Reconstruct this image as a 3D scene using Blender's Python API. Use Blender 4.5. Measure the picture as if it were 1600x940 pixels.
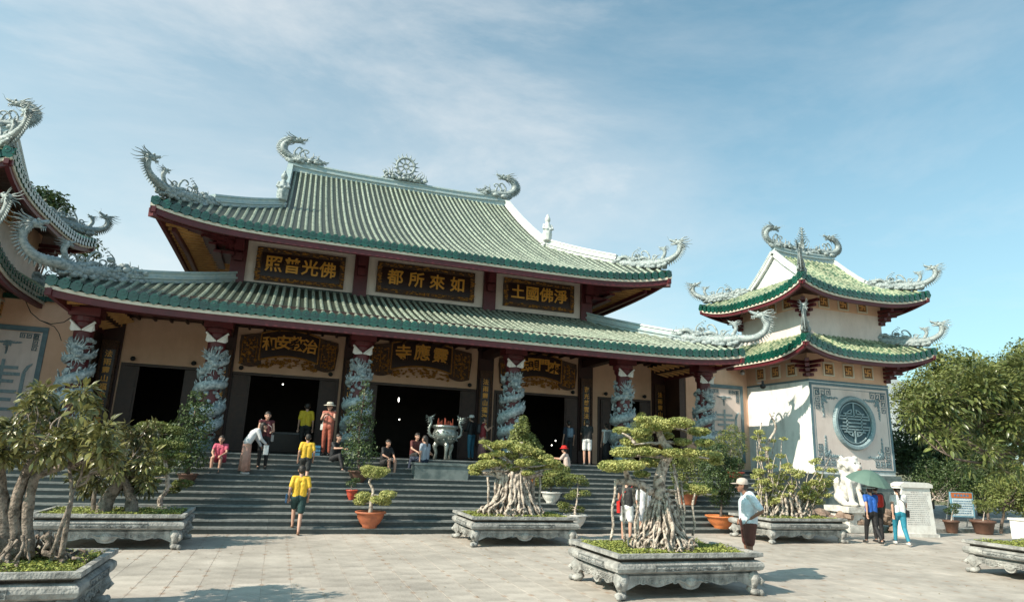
import bpy, math, random
import numpy as np
from mathutils import Vector, Matrix, noise as mnoise

# ---------------------------------------------------------------- camera, light, sky
sc = bpy.context.scene
for o in list(bpy.data.objects): bpy.data.objects.remove(o)
C = sc.collection
R = math.radians
EYE = 2.05
F_PX, YAW, PITCH, ROLL = 1015.22, 0.3296, 0.2324, 0.0389
cam_d = bpy.data.cameras.new('camera'); cam = bpy.data.objects.new('camera', cam_d); C.objects.link(cam)
cam_d.sensor_width = 36; cam_d.lens = 36*F_PX/1600; cam_d.clip_end = 5000; cam_d.clip_start = .1
_f = Vector((math.sin(YAW)*math.cos(PITCH), math.cos(YAW)*math.cos(PITCH), math.sin(PITCH)))
_r = Vector((math.cos(YAW), -math.sin(YAW), 0)); _u = _r.cross(_f)
_r2 = _r*math.cos(ROLL)+_u*math.sin(ROLL); _u2 = _u*math.cos(ROLL)-_r*math.sin(ROLL)
_m = Matrix((_r2, _u2, -_f)).transposed().to_4x4(); _m.translation = Vector((0,0,EYE))
cam.matrix_world = _m; sc.camera = cam

SUN_EL, SUN_DX, SUN_DY = R(38), 1.0, 0.27        # light travels towards +X and slightly +Y
_d = Vector((SUN_DX, SUN_DY, 0)).normalized()*math.cos(SUN_EL)+Vector((0,0,-math.sin(SUN_EL)))
sun_d = bpy.data.lights.new('sun', 'SUN'); sun_d.energy = 5.0; sun_d.angle = R(.53); sun_d.color = (1,.89,.74)
sun = bpy.data.objects.new('sun', sun_d); C.objects.link(sun)
sun.rotation_euler = _d.to_track_quat('-Z','Y').to_euler(); sun.location = (-30,-3,30)
w = bpy.data.worlds.new('World'); sc.world = w; w.use_nodes = True
nt = w.node_tree; N = nt.nodes; L = nt.links
for n in list(N): N.remove(n)
out = N.new('ShaderNodeOutputWorld'); bg = N.new('ShaderNodeBackground'); bg.inputs[1].default_value = .112
sky = N.new('ShaderNodeTexSky'); sky.sky_type = 'NISHITA'; sky.sun_disc = False
sky.sun_elevation = SUN_EL; sky.sun_rotation = math.atan2(-_d.x, -_d.y)
sky.air_density = 1.0; sky.dust_density = 1.6; sky.ozone_density = 1.6
tc = N.new('ShaderNodeTexCoord'); mp = N.new('ShaderNodeMapping'); mp.inputs['Scale'].default_value = (1.0,1.0,2.6); mp.inputs['Rotation'].default_value = (.25,.35,.3)
L.new(tc.outputs['Generated'], mp.inputs[0])
n1 = N.new('ShaderNodeTexNoise'); n1.inputs['Scale'].default_value = 1.9; n1.inputs['Detail'].default_value = 8; n1.inputs['Roughness'].default_value = .62; n1.inputs['Distortion'].default_value = .35
L.new(mp.outputs[0], n1.inputs['Vector'])
r1 = N.new('ShaderNodeValToRGB'); r1.color_ramp.elements[0].position = .36; r1.color_ramp.elements[1].position = .86
r1.color_ramp.elements[0].color = (.0,.0,.0,1); r1.color_ramp.elements[1].color = (.72,.72,.72,1)
def toward(px, py):
    v = (_f + _r2*((px-800)/F_PX) - _u2*((py-470)/F_PX)).normalized()
    dt = N.new('ShaderNodeVectorMath'); dt.operation = 'DOT_PRODUCT'; dt.inputs[1].default_value = v; L.new(tc.outputs['Generated'], dt.inputs[0]); return dt.outputs['Value']
prev = n1.outputs[0]
for (px, py, lo, amt) in ((420, 60, .66, .17), (1600, -40, .70, -.16), (1150, 330, .82, .06)):
    q = N.new('ShaderNodeMapRange'); q.interpolation_type = 'SMOOTHSTEP'; q.inputs[1].default_value = lo; q.inputs[2].default_value = 1; q.inputs[4].default_value = amt; L.new(toward(px, py), q.inputs[0])
    a = N.new('ShaderNodeMath'); a.operation = 'ADD'; L.new(prev, a.inputs[0]); L.new(q.outputs[0], a.inputs[1]); prev = a.outputs[0]
L.new(prev, r1.inputs[0])
hs = N.new('ShaderNodeMix'); hs.data_type = 'RGBA'; hs.blend_type = 'MULTIPLY'; hs.inputs[0].default_value = 1; hs.inputs[7].default_value = (.50,1.24,1.14,1)
L.new(sky.outputs[0], hs.inputs[6])
mx = N.new('ShaderNodeMix'); mx.data_type = 'RGBA'; mx.inputs[7].default_value = (6.3,6.25,6.15,1)
sp = N.new('ShaderNodeSeparateXYZ'); L.new(tc.outputs['Generated'], sp.inputs[0])
hz = N.new('ShaderNodeMapRange'); hz.inputs[1].default_value = .0; hz.inputs[2].default_value = .75; hz.inputs[3].default_value = .92; hz.inputs[4].default_value = 0.0; L.new(sp.outputs[2], hz.inputs[0])
ma = N.new('ShaderNodeMath'); ma.operation = 'MAXIMUM'; L.new(r1.outputs[0], ma.inputs[0]); L.new(hz.outputs[0], ma.inputs[1])
av = N.new('ShaderNodeMath'); av.operation = 'MULTIPLY_ADD'; av.inputs[1].default_value = .5; L.new(r1.outputs[0], av.inputs[0])
m5 = N.new('ShaderNodeMath'); m5.operation = 'MULTIPLY'; m5.inputs[1].default_value = .55; L.new(ma.outputs[0], m5.inputs[0]); L.new(m5.outputs[0], av.inputs[2]); av.use_clamp = True
L.new(av.outputs[0], mx.inputs[0]); L.new(hs.outputs[2], mx.inputs[6]); L.new(mx.outputs[2], bg.inputs[0]); L.new(bg.outputs[0], out.inputs[0])
sc.view_settings.view_transform = 'Standard'; sc.view_settings.look = 'None'; sc.view_settings.exposure = 0.54; sc.view_settings.gamma = 1
sc.render.engine = 'CYCLES'
try: sc.cycles.use_denoising = True
except Exception: pass

# ---------------------------------------------------------------- helpers
def at(px, py, Y):
    "point of the place on the vertical plane Y, seen at a photograph position"
    d = _f + _r2*((px-800)/F_PX) - _u2*((py-470)/F_PX)
    t = Y/d.y
    return Vector((d.x*t, Y, EYE+d.z*t))
def atz(px, py, z=0.):
    d = _f + _r2*((px-800)/F_PX) - _u2*((py-470)/F_PX)
    t = (z-EYE)/d.z
    return Vector((d.x*t, d.y*t, z))
ST_Y0, ST_N, ST_RISE, ST_TREAD, ST_Z = 17.33, 13, 1.81/13, 3.97/12, 1.81
def on_stairs(px, py):
    "tread point of the staircase"
    d = _f + _r2*((px-800)/F_PX) - _u2*((py-470)/F_PX)
    k = ST_RISE/ST_TREAD; c = ST_Y0-ST_TREAD*.5
    t = (k*(-c)-EYE)/(d.z-k*d.y)
    Y = d.y*t; i = max(0, min(ST_N, int((Y-ST_Y0)/ST_TREAD)+1)) if Y > ST_Y0 else 0
    return Vector((d.x*t, Y, i*ST_RISE))
def mat(name, c1, c2=None, rough=.6, scale=4., bump=0., bscale=30., metal=0., spec=.5, trans=0., coat=0., detail=5, thr=(.35,.65), rnd=0., emit=None, streak=0):
    m = bpy.data.materials.new(name); m.use_nodes = True; nt = m.node_tree; N = nt.nodes; L = nt.links
    b = N['Principled BSDF']; b.inputs['Roughness'].default_value = rough; b.inputs['Metallic'].default_value = metal
    b.inputs['Specular IOR Level'].default_value = spec; b.inputs['Coat Weight'].default_value = coat
    tc = N.new('ShaderNodeTexCoord')
    col = None
    if c2 is not None:
        n = N.new('ShaderNodeTexNoise'); n.inputs['Scale'].default_value = scale; n.inputs['Detail'].default_value = detail; n.inputs['Roughness'].default_value = .6
        L.new(tc.outputs['Object'], n.inputs['Vector'])
        r = N.new('ShaderNodeValToRGB'); e = r.color_ramp.elements
        e[0].position, e[1].position = thr; e[0].color = (*c1,1); e[1].color = (*c2,1)
        L.new(n.outputs[0], r.inputs[0]); col = r.outputs[0]
    if streak and col is not None:                     # rain streaks and grime
        mpn = N.new('ShaderNodeMapping'); mpn.inputs['Scale'].default_value = (1.5,1.5,.4); L.new(tc.outputs['Object'], mpn.inputs[0])
        n = N.new('ShaderNodeTexNoise'); n.inputs['Scale'].default_value = 2.3; n.inputs['Detail'].default_value = 9; n.inputs['Roughness'].default_value = .72; L.new(mpn.outputs[0], n.inputs['Vector'])
        q = N.new('ShaderNodeMapRange'); q.inputs[1].default_value = .48; q.inputs[2].default_value = .72; q.inputs[3].default_value = 1; q.inputs[4].default_value = 1-streak; L.new(n.outputs[0], q.inputs[0])
        h = N.new('ShaderNodeHueSaturation'); L.new(q.outputs[0], h.inputs['Value']); L.new(col, h.inputs['Color']); col = h.outputs[0]
    if rnd:
        oi = N.new('ShaderNodeObjectInfo'); hv = N.new('ShaderNodeHueSaturation')
        mr = N.new('ShaderNodeMapRange'); mr.inputs[3].default_value = 1-rnd; mr.inputs[4].default_value = 1+rnd
        L.new(oi.outputs['Random'], mr.inputs[0]); L.new(mr.outputs[0], hv.inputs['Value'])
        if col is not None: L.new(col, hv.inputs['Color'])
        else: hv.inputs['Color'].default_value = (*c1,1)
        col = hv.outputs[0]
    if col is not None: L.new(col, b.inputs['Base Color'])
    else: b.inputs['Base Color'].default_value = (*c1,1)
    if bump:
        n = N.new('ShaderNodeTexNoise'); n.inputs['Scale'].default_value = bscale; n.inputs['Detail'].default_value = 4
        L.new(tc.outputs['Object'], n.inputs['Vector'])
        bp = N.new('ShaderNodeBump'); bp.inputs['Strength'].default_value = bump; bp.inputs['Distance'].default_value = .03
        L.new(n.outputs[0], bp.inputs['Height']); L.new(bp.outputs[0], b.inputs['Normal'])
    if trans:
        t = N.new('ShaderNodeBsdfTranslucent'); ms = N.new('ShaderNodeMixShader'); ms.inputs[0].default_value = trans
        if col is not None: L.new(col, t.inputs[0])
        else: t.inputs[0].default_value = (*c1,1)
        L.new(b.outputs[0], ms.inputs[1]); L.new(t.outputs[0], ms.inputs[2]); L.new(ms.outputs[0], N['Material Output'].inputs[0])
    if emit:
        b.inputs['Emission Color'].default_value = (*c1,1); b.inputs['Emission Strength'].default_value = emit
    return m
_mc = {}
def plain(c, rough=.7, name='cloth'):
    k = (tuple(c), rough, name)
    if k not in _mc: _mc[k] = mat(name, c, tuple(x*.8 for x in c), rough, scale=7, bump=.75, bscale=11)
    return _mc[k]

FINE = {'dragon_fins','gilded_carving','cloud_base','cloud_relief','fret_ornament','relief','gilded_border','relief_panel','engraved_text','printed_lines','longevity_lattice','lattice','window_frame','corner_bracket','bracket','carved_apron','ridge_finial','bat_relief','longevity_symbol','dragon_coil'}
class MB:
    "collects shapes and links them as ONE mesh object"
    def __init__(s): s.v = []; s.f = []
    def add(s, v, f):
        n = len(s.v); s.v += [tuple(p) for p in v]; s.f += [tuple(i+n for i in q) for q in f]; return s
    def box(s, c, d, rz=0, rx=0, ry=0):
        x,y,z = d[0]/2,d[1]/2,d[2]/2
        vs = [Vector((a*x,b*y,e*z)) for a in(-1,1) for b in(-1,1) for e in(-1,1)]
        if rz or rx or ry:
            m = Matrix.Rotation(rz,3,'Z')@Matrix.Rotation(ry,3,'Y')@Matrix.Rotation(rx,3,'X'); vs = [m@v for v in vs]
        c = Vector(c)
        return s.add([v+c for v in vs], [(0,1,3,2),(4,6,7,5),(0,4,5,1),(2,3,7,6),(0,2,6,4),(1,5,7,3)])
    def bx(s, x0,x1,y0,y1,z0,z1): return s.box(((x0+x1)/2,(y0+y1)/2,(z0+z1)/2),(x1-x0,y1-y0,z1-z0))
    def tube(s, pts, rad, n=7, cap=True, flat=1.):
        pts = [Vector(p) for p in pts]
        if not hasattr(rad,'__len__'): rad = [rad]*len(pts)
        base = len(s.v); prev = None
        for i,p in enumerate(pts):
            t = (pts[min(i+1,len(pts)-1)]-pts[max(i-1,0)])
            t = t.normalized() if t.length > 1e-9 else Vector((0,0,1))
            if prev is None: a = t.orthogonal().normalized()
            else:
                a = prev-t*prev.dot(t); a = a.normalized() if a.length > 1e-6 else t.orthogonal().normalized()
            prev = a; b = t.cross(a)
            for k in range(n):
                th = 2*math.pi*k/n; s.v.append(tuple(p+(a*math.cos(th)+b*math.sin(th)*flat)*rad[i]))
        for i in range(len(pts)-1):
            for k in range(n):
                k2 = (k+1)%n; s.f.append((base+i*n+k, base+i*n+k2, base+(i+1)*n+k2, base+(i+1)*n+k))
        if cap:
            s.f.append(tuple(base+k for k in range(n))[::-1]); e = base+(len(pts)-1)*n; s.f.append(tuple(e+k for k in range(n)))
        return s
    def lathe(s, prof, n=20, c=(0,0,0), close=True):
        base = len(s.v)
        for r,z in prof:
            for k in range(n):
                th = 2*math.pi*k/n; s.v.append((c[0]+r*math.cos(th), c[1]+r*math.sin(th), c[2]+z))
        for i in range(len(prof)-1):
            for k in range(n):
                k2=(k+1)%n; s.f.append((base+i*n+k, base+i*n+k2, base+(i+1)*n+k2, base+(i+1)*n+k))
        if close:
            s.f.append(tuple(base+k for k in range(n))[::-1]); e = base+(len(prof)-1)*n; s.f.append(tuple(e+k for k in range(n)))
        return s
    def ell(s, c, r, n=8, m=6, rz=0, noise=0, seed=0):
        rnd = random.Random(seed); base = len(s.v); c = Vector(c); rot = Matrix.Rotation(rz,3,'Z')
        if not hasattr(r,'__len__'): r = (r,r,r)
        s.v.append(tuple(c+Vector((0,0,r[2]))))
        for i in range(1,m):
            ph = math.pi*i/m
            for k in range(n):
                th = 2*math.pi*k/n; q = 1+noise*rnd.uniform(-1,1)
                s.v.append(tuple(c+rot@Vector((r[0]*math.sin(ph)*math.cos(th)*q, r[1]*math.sin(ph)*math.sin(th)*q, r[2]*math.cos(ph)*q))))
        s.v.append(tuple(c-Vector((0,0,r[2])))); e = len(s.v)-1
        for k in range(n):
            k2=(k+1)%n
            s.f.append((base, base+1+k, base+1+k2)); s.f.append((e, e-n+k2, e-n+k))
        for i in range(m-2):
            for k in range(n):
                k2=(k+1)%n; a=base+1+i*n; s.f.append((a+k, a+n+k, a+n+k2, a+k2))
        return s
    def prism(s, pts, y0, y1):
        "outline in x,z extruded from y0 to y1"
        n=len(pts); v=[(p[0],y0,p[1]) for p in pts]+[(p[0],y1,p[1]) for p in pts]
        return s.add(v, [tuple(range(n)),tuple(range(2*n-1,n-1,-1))]+[(i,i+n,(i+1)%n+n,(i+1)%n) for i in range(n)])
    def cap2(s, p0, r0, p1, r1, n=10):
        "tapered capsule"
        p0=Vector(p0); p1=Vector(p1); d=p1-p0; l=d.length; d = d/l if l>1e-6 else Vector((0,0,1))
        pts=[]; rr=[]
        for a in (80,50,25): pts.append(p0-d*r0*math.sin(R(a))); rr.append(r0*math.cos(R(a)))
        pts.append(p0); rr.append(r0); pts.append(p1 if l>1e-6 else p0+d*1e-4); rr.append(r1)
        for a in (25,50,80): pts.append(p1+d*r1*math.sin(R(a))); rr.append(r1*math.cos(R(a)))
        return s.tube(pts, rr, n)
    def sweep(s, path, prof, up=Vector((0,0,1)), cap=True):
        "prof: (lateral, up) polygon swept along the path"
        path=[Vector(p) for p in path]; base=len(s.v); n=len(prof)
        for i,p in enumerate(path):
            t=(path[min(i+1,len(path)-1)]-path[max(i-1,0)]).normalized(); lat=t.cross(up).normalized(); u=lat.cross(t).normalized()
            for a,b in prof: s.v.append(tuple(p+lat*a+u*b))
        for i in range(len(path)-1):
            for k in range(n):
                k2=(k+1)%n; s.f.append((base+i*n+k, base+i*n+k2, base+(i+1)*n+k2, base+(i+1)*n+k))
        if cap: s.f.append(tuple(base+k for k in range(n))[::-1]); e=base+(len(path)-1)*n; s.f.append(tuple(e+k for k in range(n)))
        return s
    def mesh(s, name, off=(0,0,0), smooth=False):
        me = bpy.data.meshes.new(name)
        if len(s.v): 
            v = np.array(s.v, dtype=np.float64)-np.array(off)
            me.from_pydata(v.tolist(), [], s.f)
        me.update()
        if smooth: me.shade_smooth()
        return me
    def build(s, name, m, parent=None, smooth=False, world=True):
        off = (0,0,0)
        if parent is not None and world: off = tuple(wloc(parent))
        me = s.mesh(name, off, smooth); me.materials.append(m)
        o = link(name, me, parent)
        if name in FINE: o['kind'] = 'stuff'
        return o
def wloc(o):
    l = Vector(o.location)
    while o.parent: o = o.parent; l = l+Vector(o.location)
    return l
def link(name, data, parent=None, loc=None):
    o = bpy.data.objects.new(name, data); C.objects.link(o)
    if parent: o.parent = parent
    if loc is not None: o.location = loc
    return o
def thing(name, label, cat, loc=(0,0,0), rotz=0, group=None):
    o = link(name, None, None, loc); o.rotation_euler = (0,0,rotz); o['label']=label; o['category']=cat
    if group: o['group']=group
    return o
def tag(o, label, cat, group=None):
    o['label']=label; o['category']=cat
    if group: o['group']=group
    return o
def struct(o): o['kind']='structure'; return o
def stuff(o): o['kind']='stuff'; return o
def cop(o, parent=None, loc=None, rz=None, scale=None):
    c = o.copy(); C.objects.link(c); c.parent = parent
    if loc is not None: c.location = loc
    if rz is not None: c.rotation_euler = (0,0,rz)
    if scale is not None: c.scale = scale if hasattr(scale,'__len__') else (scale,)*3
    for ch in list(o.children): cop(ch, c)
    return c
def catmull(pts, k=6):
    P=[Vector(p) for p in pts]; P=[P[0]*2-P[1]]+P+[P[-1]*2-P[-2]]; o=[]
    for i in range(1,len(P)-2):
        for j in range(k):
            t=j/k; a,b,c,d=P[i-1],P[i],P[i+1],P[i+2]
            o.append(.5*((2*b)+(c-a)*t+(2*a-5*b+4*c-d)*t*t+(3*b-a-3*c+d)*t**3))
    o.append(P[-2]); return o
def remesh(mb, name, voxel, m, parent, smooth_it=1, loc=None, rot=None, world=False):
    "fuses overlapping shapes into one continuous skin"
    me = mb.mesh(name+'_raw'); o = bpy.data.objects.new('tmp', me); C.objects.link(o)
    md = o.modifiers.new('r','REMESH'); md.mode='VOXEL'; md.voxel_size=voxel
    if smooth_it: sm = o.modifiers.new('s','SMOOTH'); sm.iterations=smooth_it; sm.factor=.5
    dg = bpy.context.evaluated_depsgraph_get(); dg.update()
    m2 = bpy.data.meshes.new_from_object(o.evaluated_get(dg)); bpy.data.objects.remove(o); bpy.data.meshes.remove(me)
    m2.name = name; m2.materials.clear(); m2.materials.append(m); m2.shade_smooth()
    if world and parent is not None: m2.transform(Matrix.Translation(-wloc(parent)))
    return link(name, m2, parent)
def text_mesh(body, size, extrude=.012, bold=.0):
    cu = bpy.data.curves.new('t','FONT'); cu.body=body; cu.size=size; cu.extrude=extrude; cu.offset=bold; cu.align_x='CENTER'; cu.align_y='CENTER'; cu.resolution_u=2
    o = bpy.data.objects.new('t',cu); C.objects.link(o); dg=bpy.context.evaluated_depsgraph_get(); dg.update()
    me = bpy.data.meshes.new_from_object(o.evaluated_get(dg)); bpy.data.objects.remove(o)
    me.transform(Matrix.Rotation(R(90),4,'X')); return me

# ---------------------------------------------------------------- materials
M = {}
M['pink']   = mat('pink_plaster', (.74,.48,.34), (.66,.41,.28), .8, scale=1.3, bump=.12, bscale=25, streak=.10)
M['pale']   = mat('pale_pink_plaster', (.76,.65,.60), (.68,.56,.51), .8, scale=.9, bump=.1, bscale=25, streak=.16)
M['white']  = mat('white_plaster', (.80,.79,.77), (.68,.66,.63), .75, scale=.8, bump=.1, bscale=22, thr=(.4,.75), streak=.35)
M['cream']  = mat('cream_paint', (.72,.66,.55), (.6,.54,.44), .6, scale=3)
M['maroon'] = mat('maroon_paint', (.115,.016,.022), (.075,.012,.016), .45, scale=2.5)
M['maroon_dark'] = mat('dark_maroon_wood', (.045,.012,.011), (.025,.009,.008), .55, scale=3)
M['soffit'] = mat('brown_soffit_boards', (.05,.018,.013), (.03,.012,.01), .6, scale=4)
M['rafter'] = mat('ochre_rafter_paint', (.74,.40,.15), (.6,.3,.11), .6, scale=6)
M['green']  = mat('green_glazed_tile', (.006,.088,.058), (.004,.05,.036), .18, scale=9, bump=.12, bscale=30, spec=.7, coat=.4, rnd=.3)
M['deck']   = mat('mossy_shaded_pan_tile', (.014,.022,.017), (.035,.045,.03), .5, scale=6, bump=.4, bscale=14)  # pan tiles, darkened further to carry the shade between the rows
M['row']    = mat('weathered_cover_tile', (.33,.37,.30), (.07,.11,.08), .42, scale=5.5, bump=.15, bscale=30, rnd=.16, thr=(.46,.74), spec=.6, coat=.2)
M['rowg']   = mat('yellow_green_cover_tile', (.34,.37,.24), (.075,.14,.08), .3, scale=6, bump=.15, bscale=30, rnd=.2, thr=(.46,.58), spec=.6, coat=.3)
M['ridge']  = mat('pale_blue_glazed_ridge', (.30,.40,.43), (.42,.47,.46), .4, scale=5, bump=.1, bscale=20, spec=.6)
M['ridgew'] = mat('sunlit_white_ridge', (.66,.67,.65), (.5,.53,.52), .6, scale=4, bump=.15, bscale=20)  # ridge whitened: sunlight on it is put into the colour
M['dragon'] = mat('grey_blue_ceramic', (.38,.42,.42), (.15,.20,.21), .45, scale=11, bump=.7, bscale=34, thr=(.4,.66))
M['coil']   = mat('blue_grey_painted_dragon', (.50,.55,.56), (.13,.18,.20), .4, scale=10, bump=.5, bscale=36)
M['gold']   = mat('gold_leaf', (.50,.23,.04), (.22,.08,.014), .36, scale=22, metal=.45, bump=.5, bscale=50)
M['goldt']  = mat('gilded_lettering', (.85,.42,.08), (.75,.34,.06), .35, scale=12, metal=.2)
M['lacquer']= mat('black_red_lacquer', (.022,.007,.007), (.035,.012,.009), .3, scale=5)
M['carve']  = mat('carved_dark_gilding', (.11,.045,.016), (.025,.009,.006), .45, scale=26, bump=.9, bscale=40, thr=(.42,.6))
M['door']   = mat('brown_door_wood', (.035,.016,.012), (.055,.024,.017), .45, scale=6)
M['dark']   = mat('dim_interior_shade', (.018,.014,.012), (.03,.02,.016), .8, scale=2)  # darkness inside the doorways put into near-black walls
M['slate']  = mat('slate_blue_trim', (.13,.21,.24), (.09,.15,.18), .5, scale=5, bump=.1)
M['slated'] = mat('deep_blue_grey', (.035,.075,.095), (.05,.10,.12), .5, scale=6)
M['relief'] = mat('blue_grey_relief', (.18,.26,.29), (.28,.36,.38), .5, scale=14, bump=.4)
M['step']   = mat('grey_green_granite', (.065,.08,.08), (.035,.045,.045), .38, scale=16, bump=.12, bscale=24, thr=(.3,.7), spec=.6)  # granite darkened so its colour carries the shade on the risers
M['tread']  = mat('sunlit_granite_tread', (.25,.26,.25), (.12,.13,.128), .4, scale=7, bump=.1, bscale=24, rnd=.12)  # same granite made lighter: sun and sheen on the treads painted in
M['marble'] = mat('veined_grey_marble', (.09,.12,.12), (.19,.22,.215), .3, scale=2.6, bump=.03, thr=(.4,.62))
M['stone']  = mat('carved_grey_stone', (.40,.39,.37), (.17,.17,.165), .75, scale=5, bump=.8, bscale=26, thr=(.38,.68), streak=.6)
M['stoned'] = mat('worn_dark_stone', (.24,.245,.24), (.10,.105,.105), .7, scale=5, bump=.8, bscale=26, thr=(.38,.68), streak=.6)
M['lion']   = mat('white_marble', (.70,.68,.64), (.46,.44,.41), .6, scale=5, bump=.4, bscale=18)
M['bark']   = mat('pale_fig_bark', (.54,.46,.39), (.12,.09,.07), .85, scale=13, bump=1., bscale=34, thr=(.44,.64))
M['barkm']  = mat('grey_brown_bark', (.28,.225,.185), (.07,.055,.042), .85, scale=12, bump=1., bscale=32, thr=(.42,.66))
M['barkd']  = mat('brown_bark', (.17,.125,.10), (.07,.05,.04), .85, scale=10, bump=.8, bscale=30)
M['leafy']  = mat('yellow_green_leaves', (.60,.58,.22), (.15,.19,.04), .55, scale=7, trans=.28, thr=(.35,.65))
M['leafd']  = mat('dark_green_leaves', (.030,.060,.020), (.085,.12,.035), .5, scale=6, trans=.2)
M['leafm']  = mat('mid_green_leaves', (.055,.085,.02), (.26,.28,.08), .5, scale=5, trans=.25)
M['leafbig']= mat('glossy_olive_leaf', (.05,.08,.02), (.32,.34,.11), .33, scale=3, trans=.25, rnd=.45, thr=(.35,.7))
M['leafbd'] = mat('deep_green_glossy_leaf', (.045,.06,.016), (.38,.34,.12), .3, scale=3, trans=.22, rnd=.5, thr=(.35,.7))
M['cover']  = mat('yellow_green_ground_cover', (.40,.42,.10), (.13,.17,.04), .6, scale=9, trans=.2)
M['soil']   = mat('dark_soil', (.06,.045,.03), (.035,.025,.02), .95, scale=8, bump=.5)
M['terra']  = mat('terracotta', (.42,.13,.055), (.30,.09,.045), .6, scale=6, bump=.1)
M['orange'] = mat('orange_clay', (.62,.20,.06), (.50,.15,.05), .6, scale=5, bump=.08)
M['redpot'] = mat('red_glazed_clay', (.50,.07,.035), (.38,.05,.03), .4, scale=5)
M['whitepot']=mat('white_glazed_pot', (.74,.73,.70), (.6,.57,.53), .4, scale=5)
M['brownpot']=mat('brown_clay', (.13,.065,.045), (.09,.045,.03), .6, scale=5)
M['bronze'] = mat('polished_bronze', (.36,.37,.34), (.15,.19,.18), .28, scale=6, metal=.75, bump=.5, bscale=28)
M['skin']   = mat('skin', (.50,.29,.21), (.44,.25,.18), .5, scale=10)
M['skind']  = mat('tanned_skin', (.25,.125,.085), (.22,.11,.07), .5, scale=10)
M['hair']   = mat('black_hair', (.012,.010,.009), (.03,.022,.018), .45, scale=30, bump=.4, bscale=80)
M['metal']  = mat('grey_metal', (.4,.41,.42), None, .4, metal=.6)
M['lamp']   = mat('lit_lamp', (1,.95,.85), None, .5, emit=4)
M['wire']   = mat('black_cable', (.015,.015,.015), None, .6)
# ---------------------------------------------------------------- ground
TILE = .43
def stone_floor_mat():
    m = mat('warm_grey_paving', (.52,.465,.41), (.41,.365,.32), .62, scale=2.2, bump=.25, bscale=18, rnd=.09, spec=.4)
    nt=m.node_tree; N=nt.nodes; L=nt.links; b=N['Principled BSDF']; src=b.inputs['Base Color'].links[0].from_socket
    g=N.new('ShaderNodeNewGeometry')
    # rust stains around the joint crossings
    md=N.new('ShaderNodeVectorMath'); md.operation='MODULO'; ad=N.new('ShaderNodeVectorMath'); ad.operation='ADD'; ad.inputs[1].default_value=(TILE*100+TILE/2,TILE*100+TILE/2,0)
    md.inputs[1].default_value=(TILE,TILE,10); L.new(g.outputs['Position'],ad.inputs[0]); L.new(ad.outputs[0],md.inputs[0])
    sb=N.new('ShaderNodeVectorMath'); sb.operation='SUBTRACT'; sb.inputs[1].default_value=(TILE/2,TILE/2,0); L.new(md.outputs[0],sb.inputs[0])
    ml=N.new('ShaderNodeVectorMath'); ml.operation='MULTIPLY'; ml.inputs[1].default_value=(1,.55,0); L.new(sb.outputs[0],ml.inputs[0])
    ln=N.new('ShaderNodeVectorMath'); ln.operation='LENGTH'; L.new(ml.outputs[0],ln.inputs[0])
    mr=N.new('ShaderNodeMapRange'); mr.inputs[1].default_value=.015; mr.inputs[2].default_value=.06; mr.inputs[3].default_value=1; mr.inputs[4].default_value=0; L.new(ln.outputs['Value'],mr.inputs[0])
    n=N.new('ShaderNodeTexNoise'); n.inputs['Scale'].default_value=1.1; n.inputs['Detail'].default_value=6; L.new(g.outputs['Position'],n.inputs['Vector'])
    m2=N.new('ShaderNodeMapRange'); m2.inputs[1].default_value=.42; m2.inputs[2].default_value=.6; L.new(n.outputs[0],m2.inputs[0])
    mu=N.new('ShaderNodeMath'); mu.operation='MULTIPLY'; L.new(mr.outputs[0],mu.inputs[0]); L.new(m2.outputs[0],mu.inputs[1])
    mu2=N.new('ShaderNodeMath'); mu2.operation='MULTIPLY'; mu2.inputs[1].default_value=.6; L.new(mu.outputs[0],mu2.inputs[0])
    mx=N.new('ShaderNodeMix'); mx.data_type='RGBA'; mx.inputs[7].default_value=(.27,.13,.055,1); L.new(mu2.outputs[0],mx.inputs[0]); L.new(src,mx.inputs[6])
    # large soft damp and dust patches
    n3=N.new('ShaderNodeTexNoise'); n3.inputs['Scale'].default_value=.35; n3.inputs['Detail'].default_value=7; n3.inputs['Roughness'].default_value=.7; L.new(g.outputs['Position'],n3.inputs['Vector'])
    m3=N.new('ShaderNodeMapRange'); m3.inputs[1].default_value=.35; m3.inputs[2].default_value=.7; m3.inputs[3].default_value=.66; m3.inputs[4].default_value=1.10; L.new(n3.outputs[0],m3.inputs[0])
    h=N.new('ShaderNodeHueSaturation'); L.new(m3.outputs[0],h.inputs['Value']); L.new(mx.outputs[2],h.inputs['Color']); L.new(h.outputs[0],b.inputs['Base Color'])
    return m
M['pave'] = stone_floor_mat()
M['joint'] = mat('sandy_joint', (.40,.34,.29), (.30,.25,.21), .9, scale=6)
M['grassy'] = mat('dry_grass_ground', (.10,.11,.05), (.16,.14,.08), .95, scale=1.5, bump=.4)
ground = struct(MB().bx(-1500,1500,-1500,1500,-.5,-.06).build('ground', M['grassy']))
plaza = struct(MB().bx(-30,40,-12,17.33,-.30,-.0035).build('plaza', M['joint']))
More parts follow.
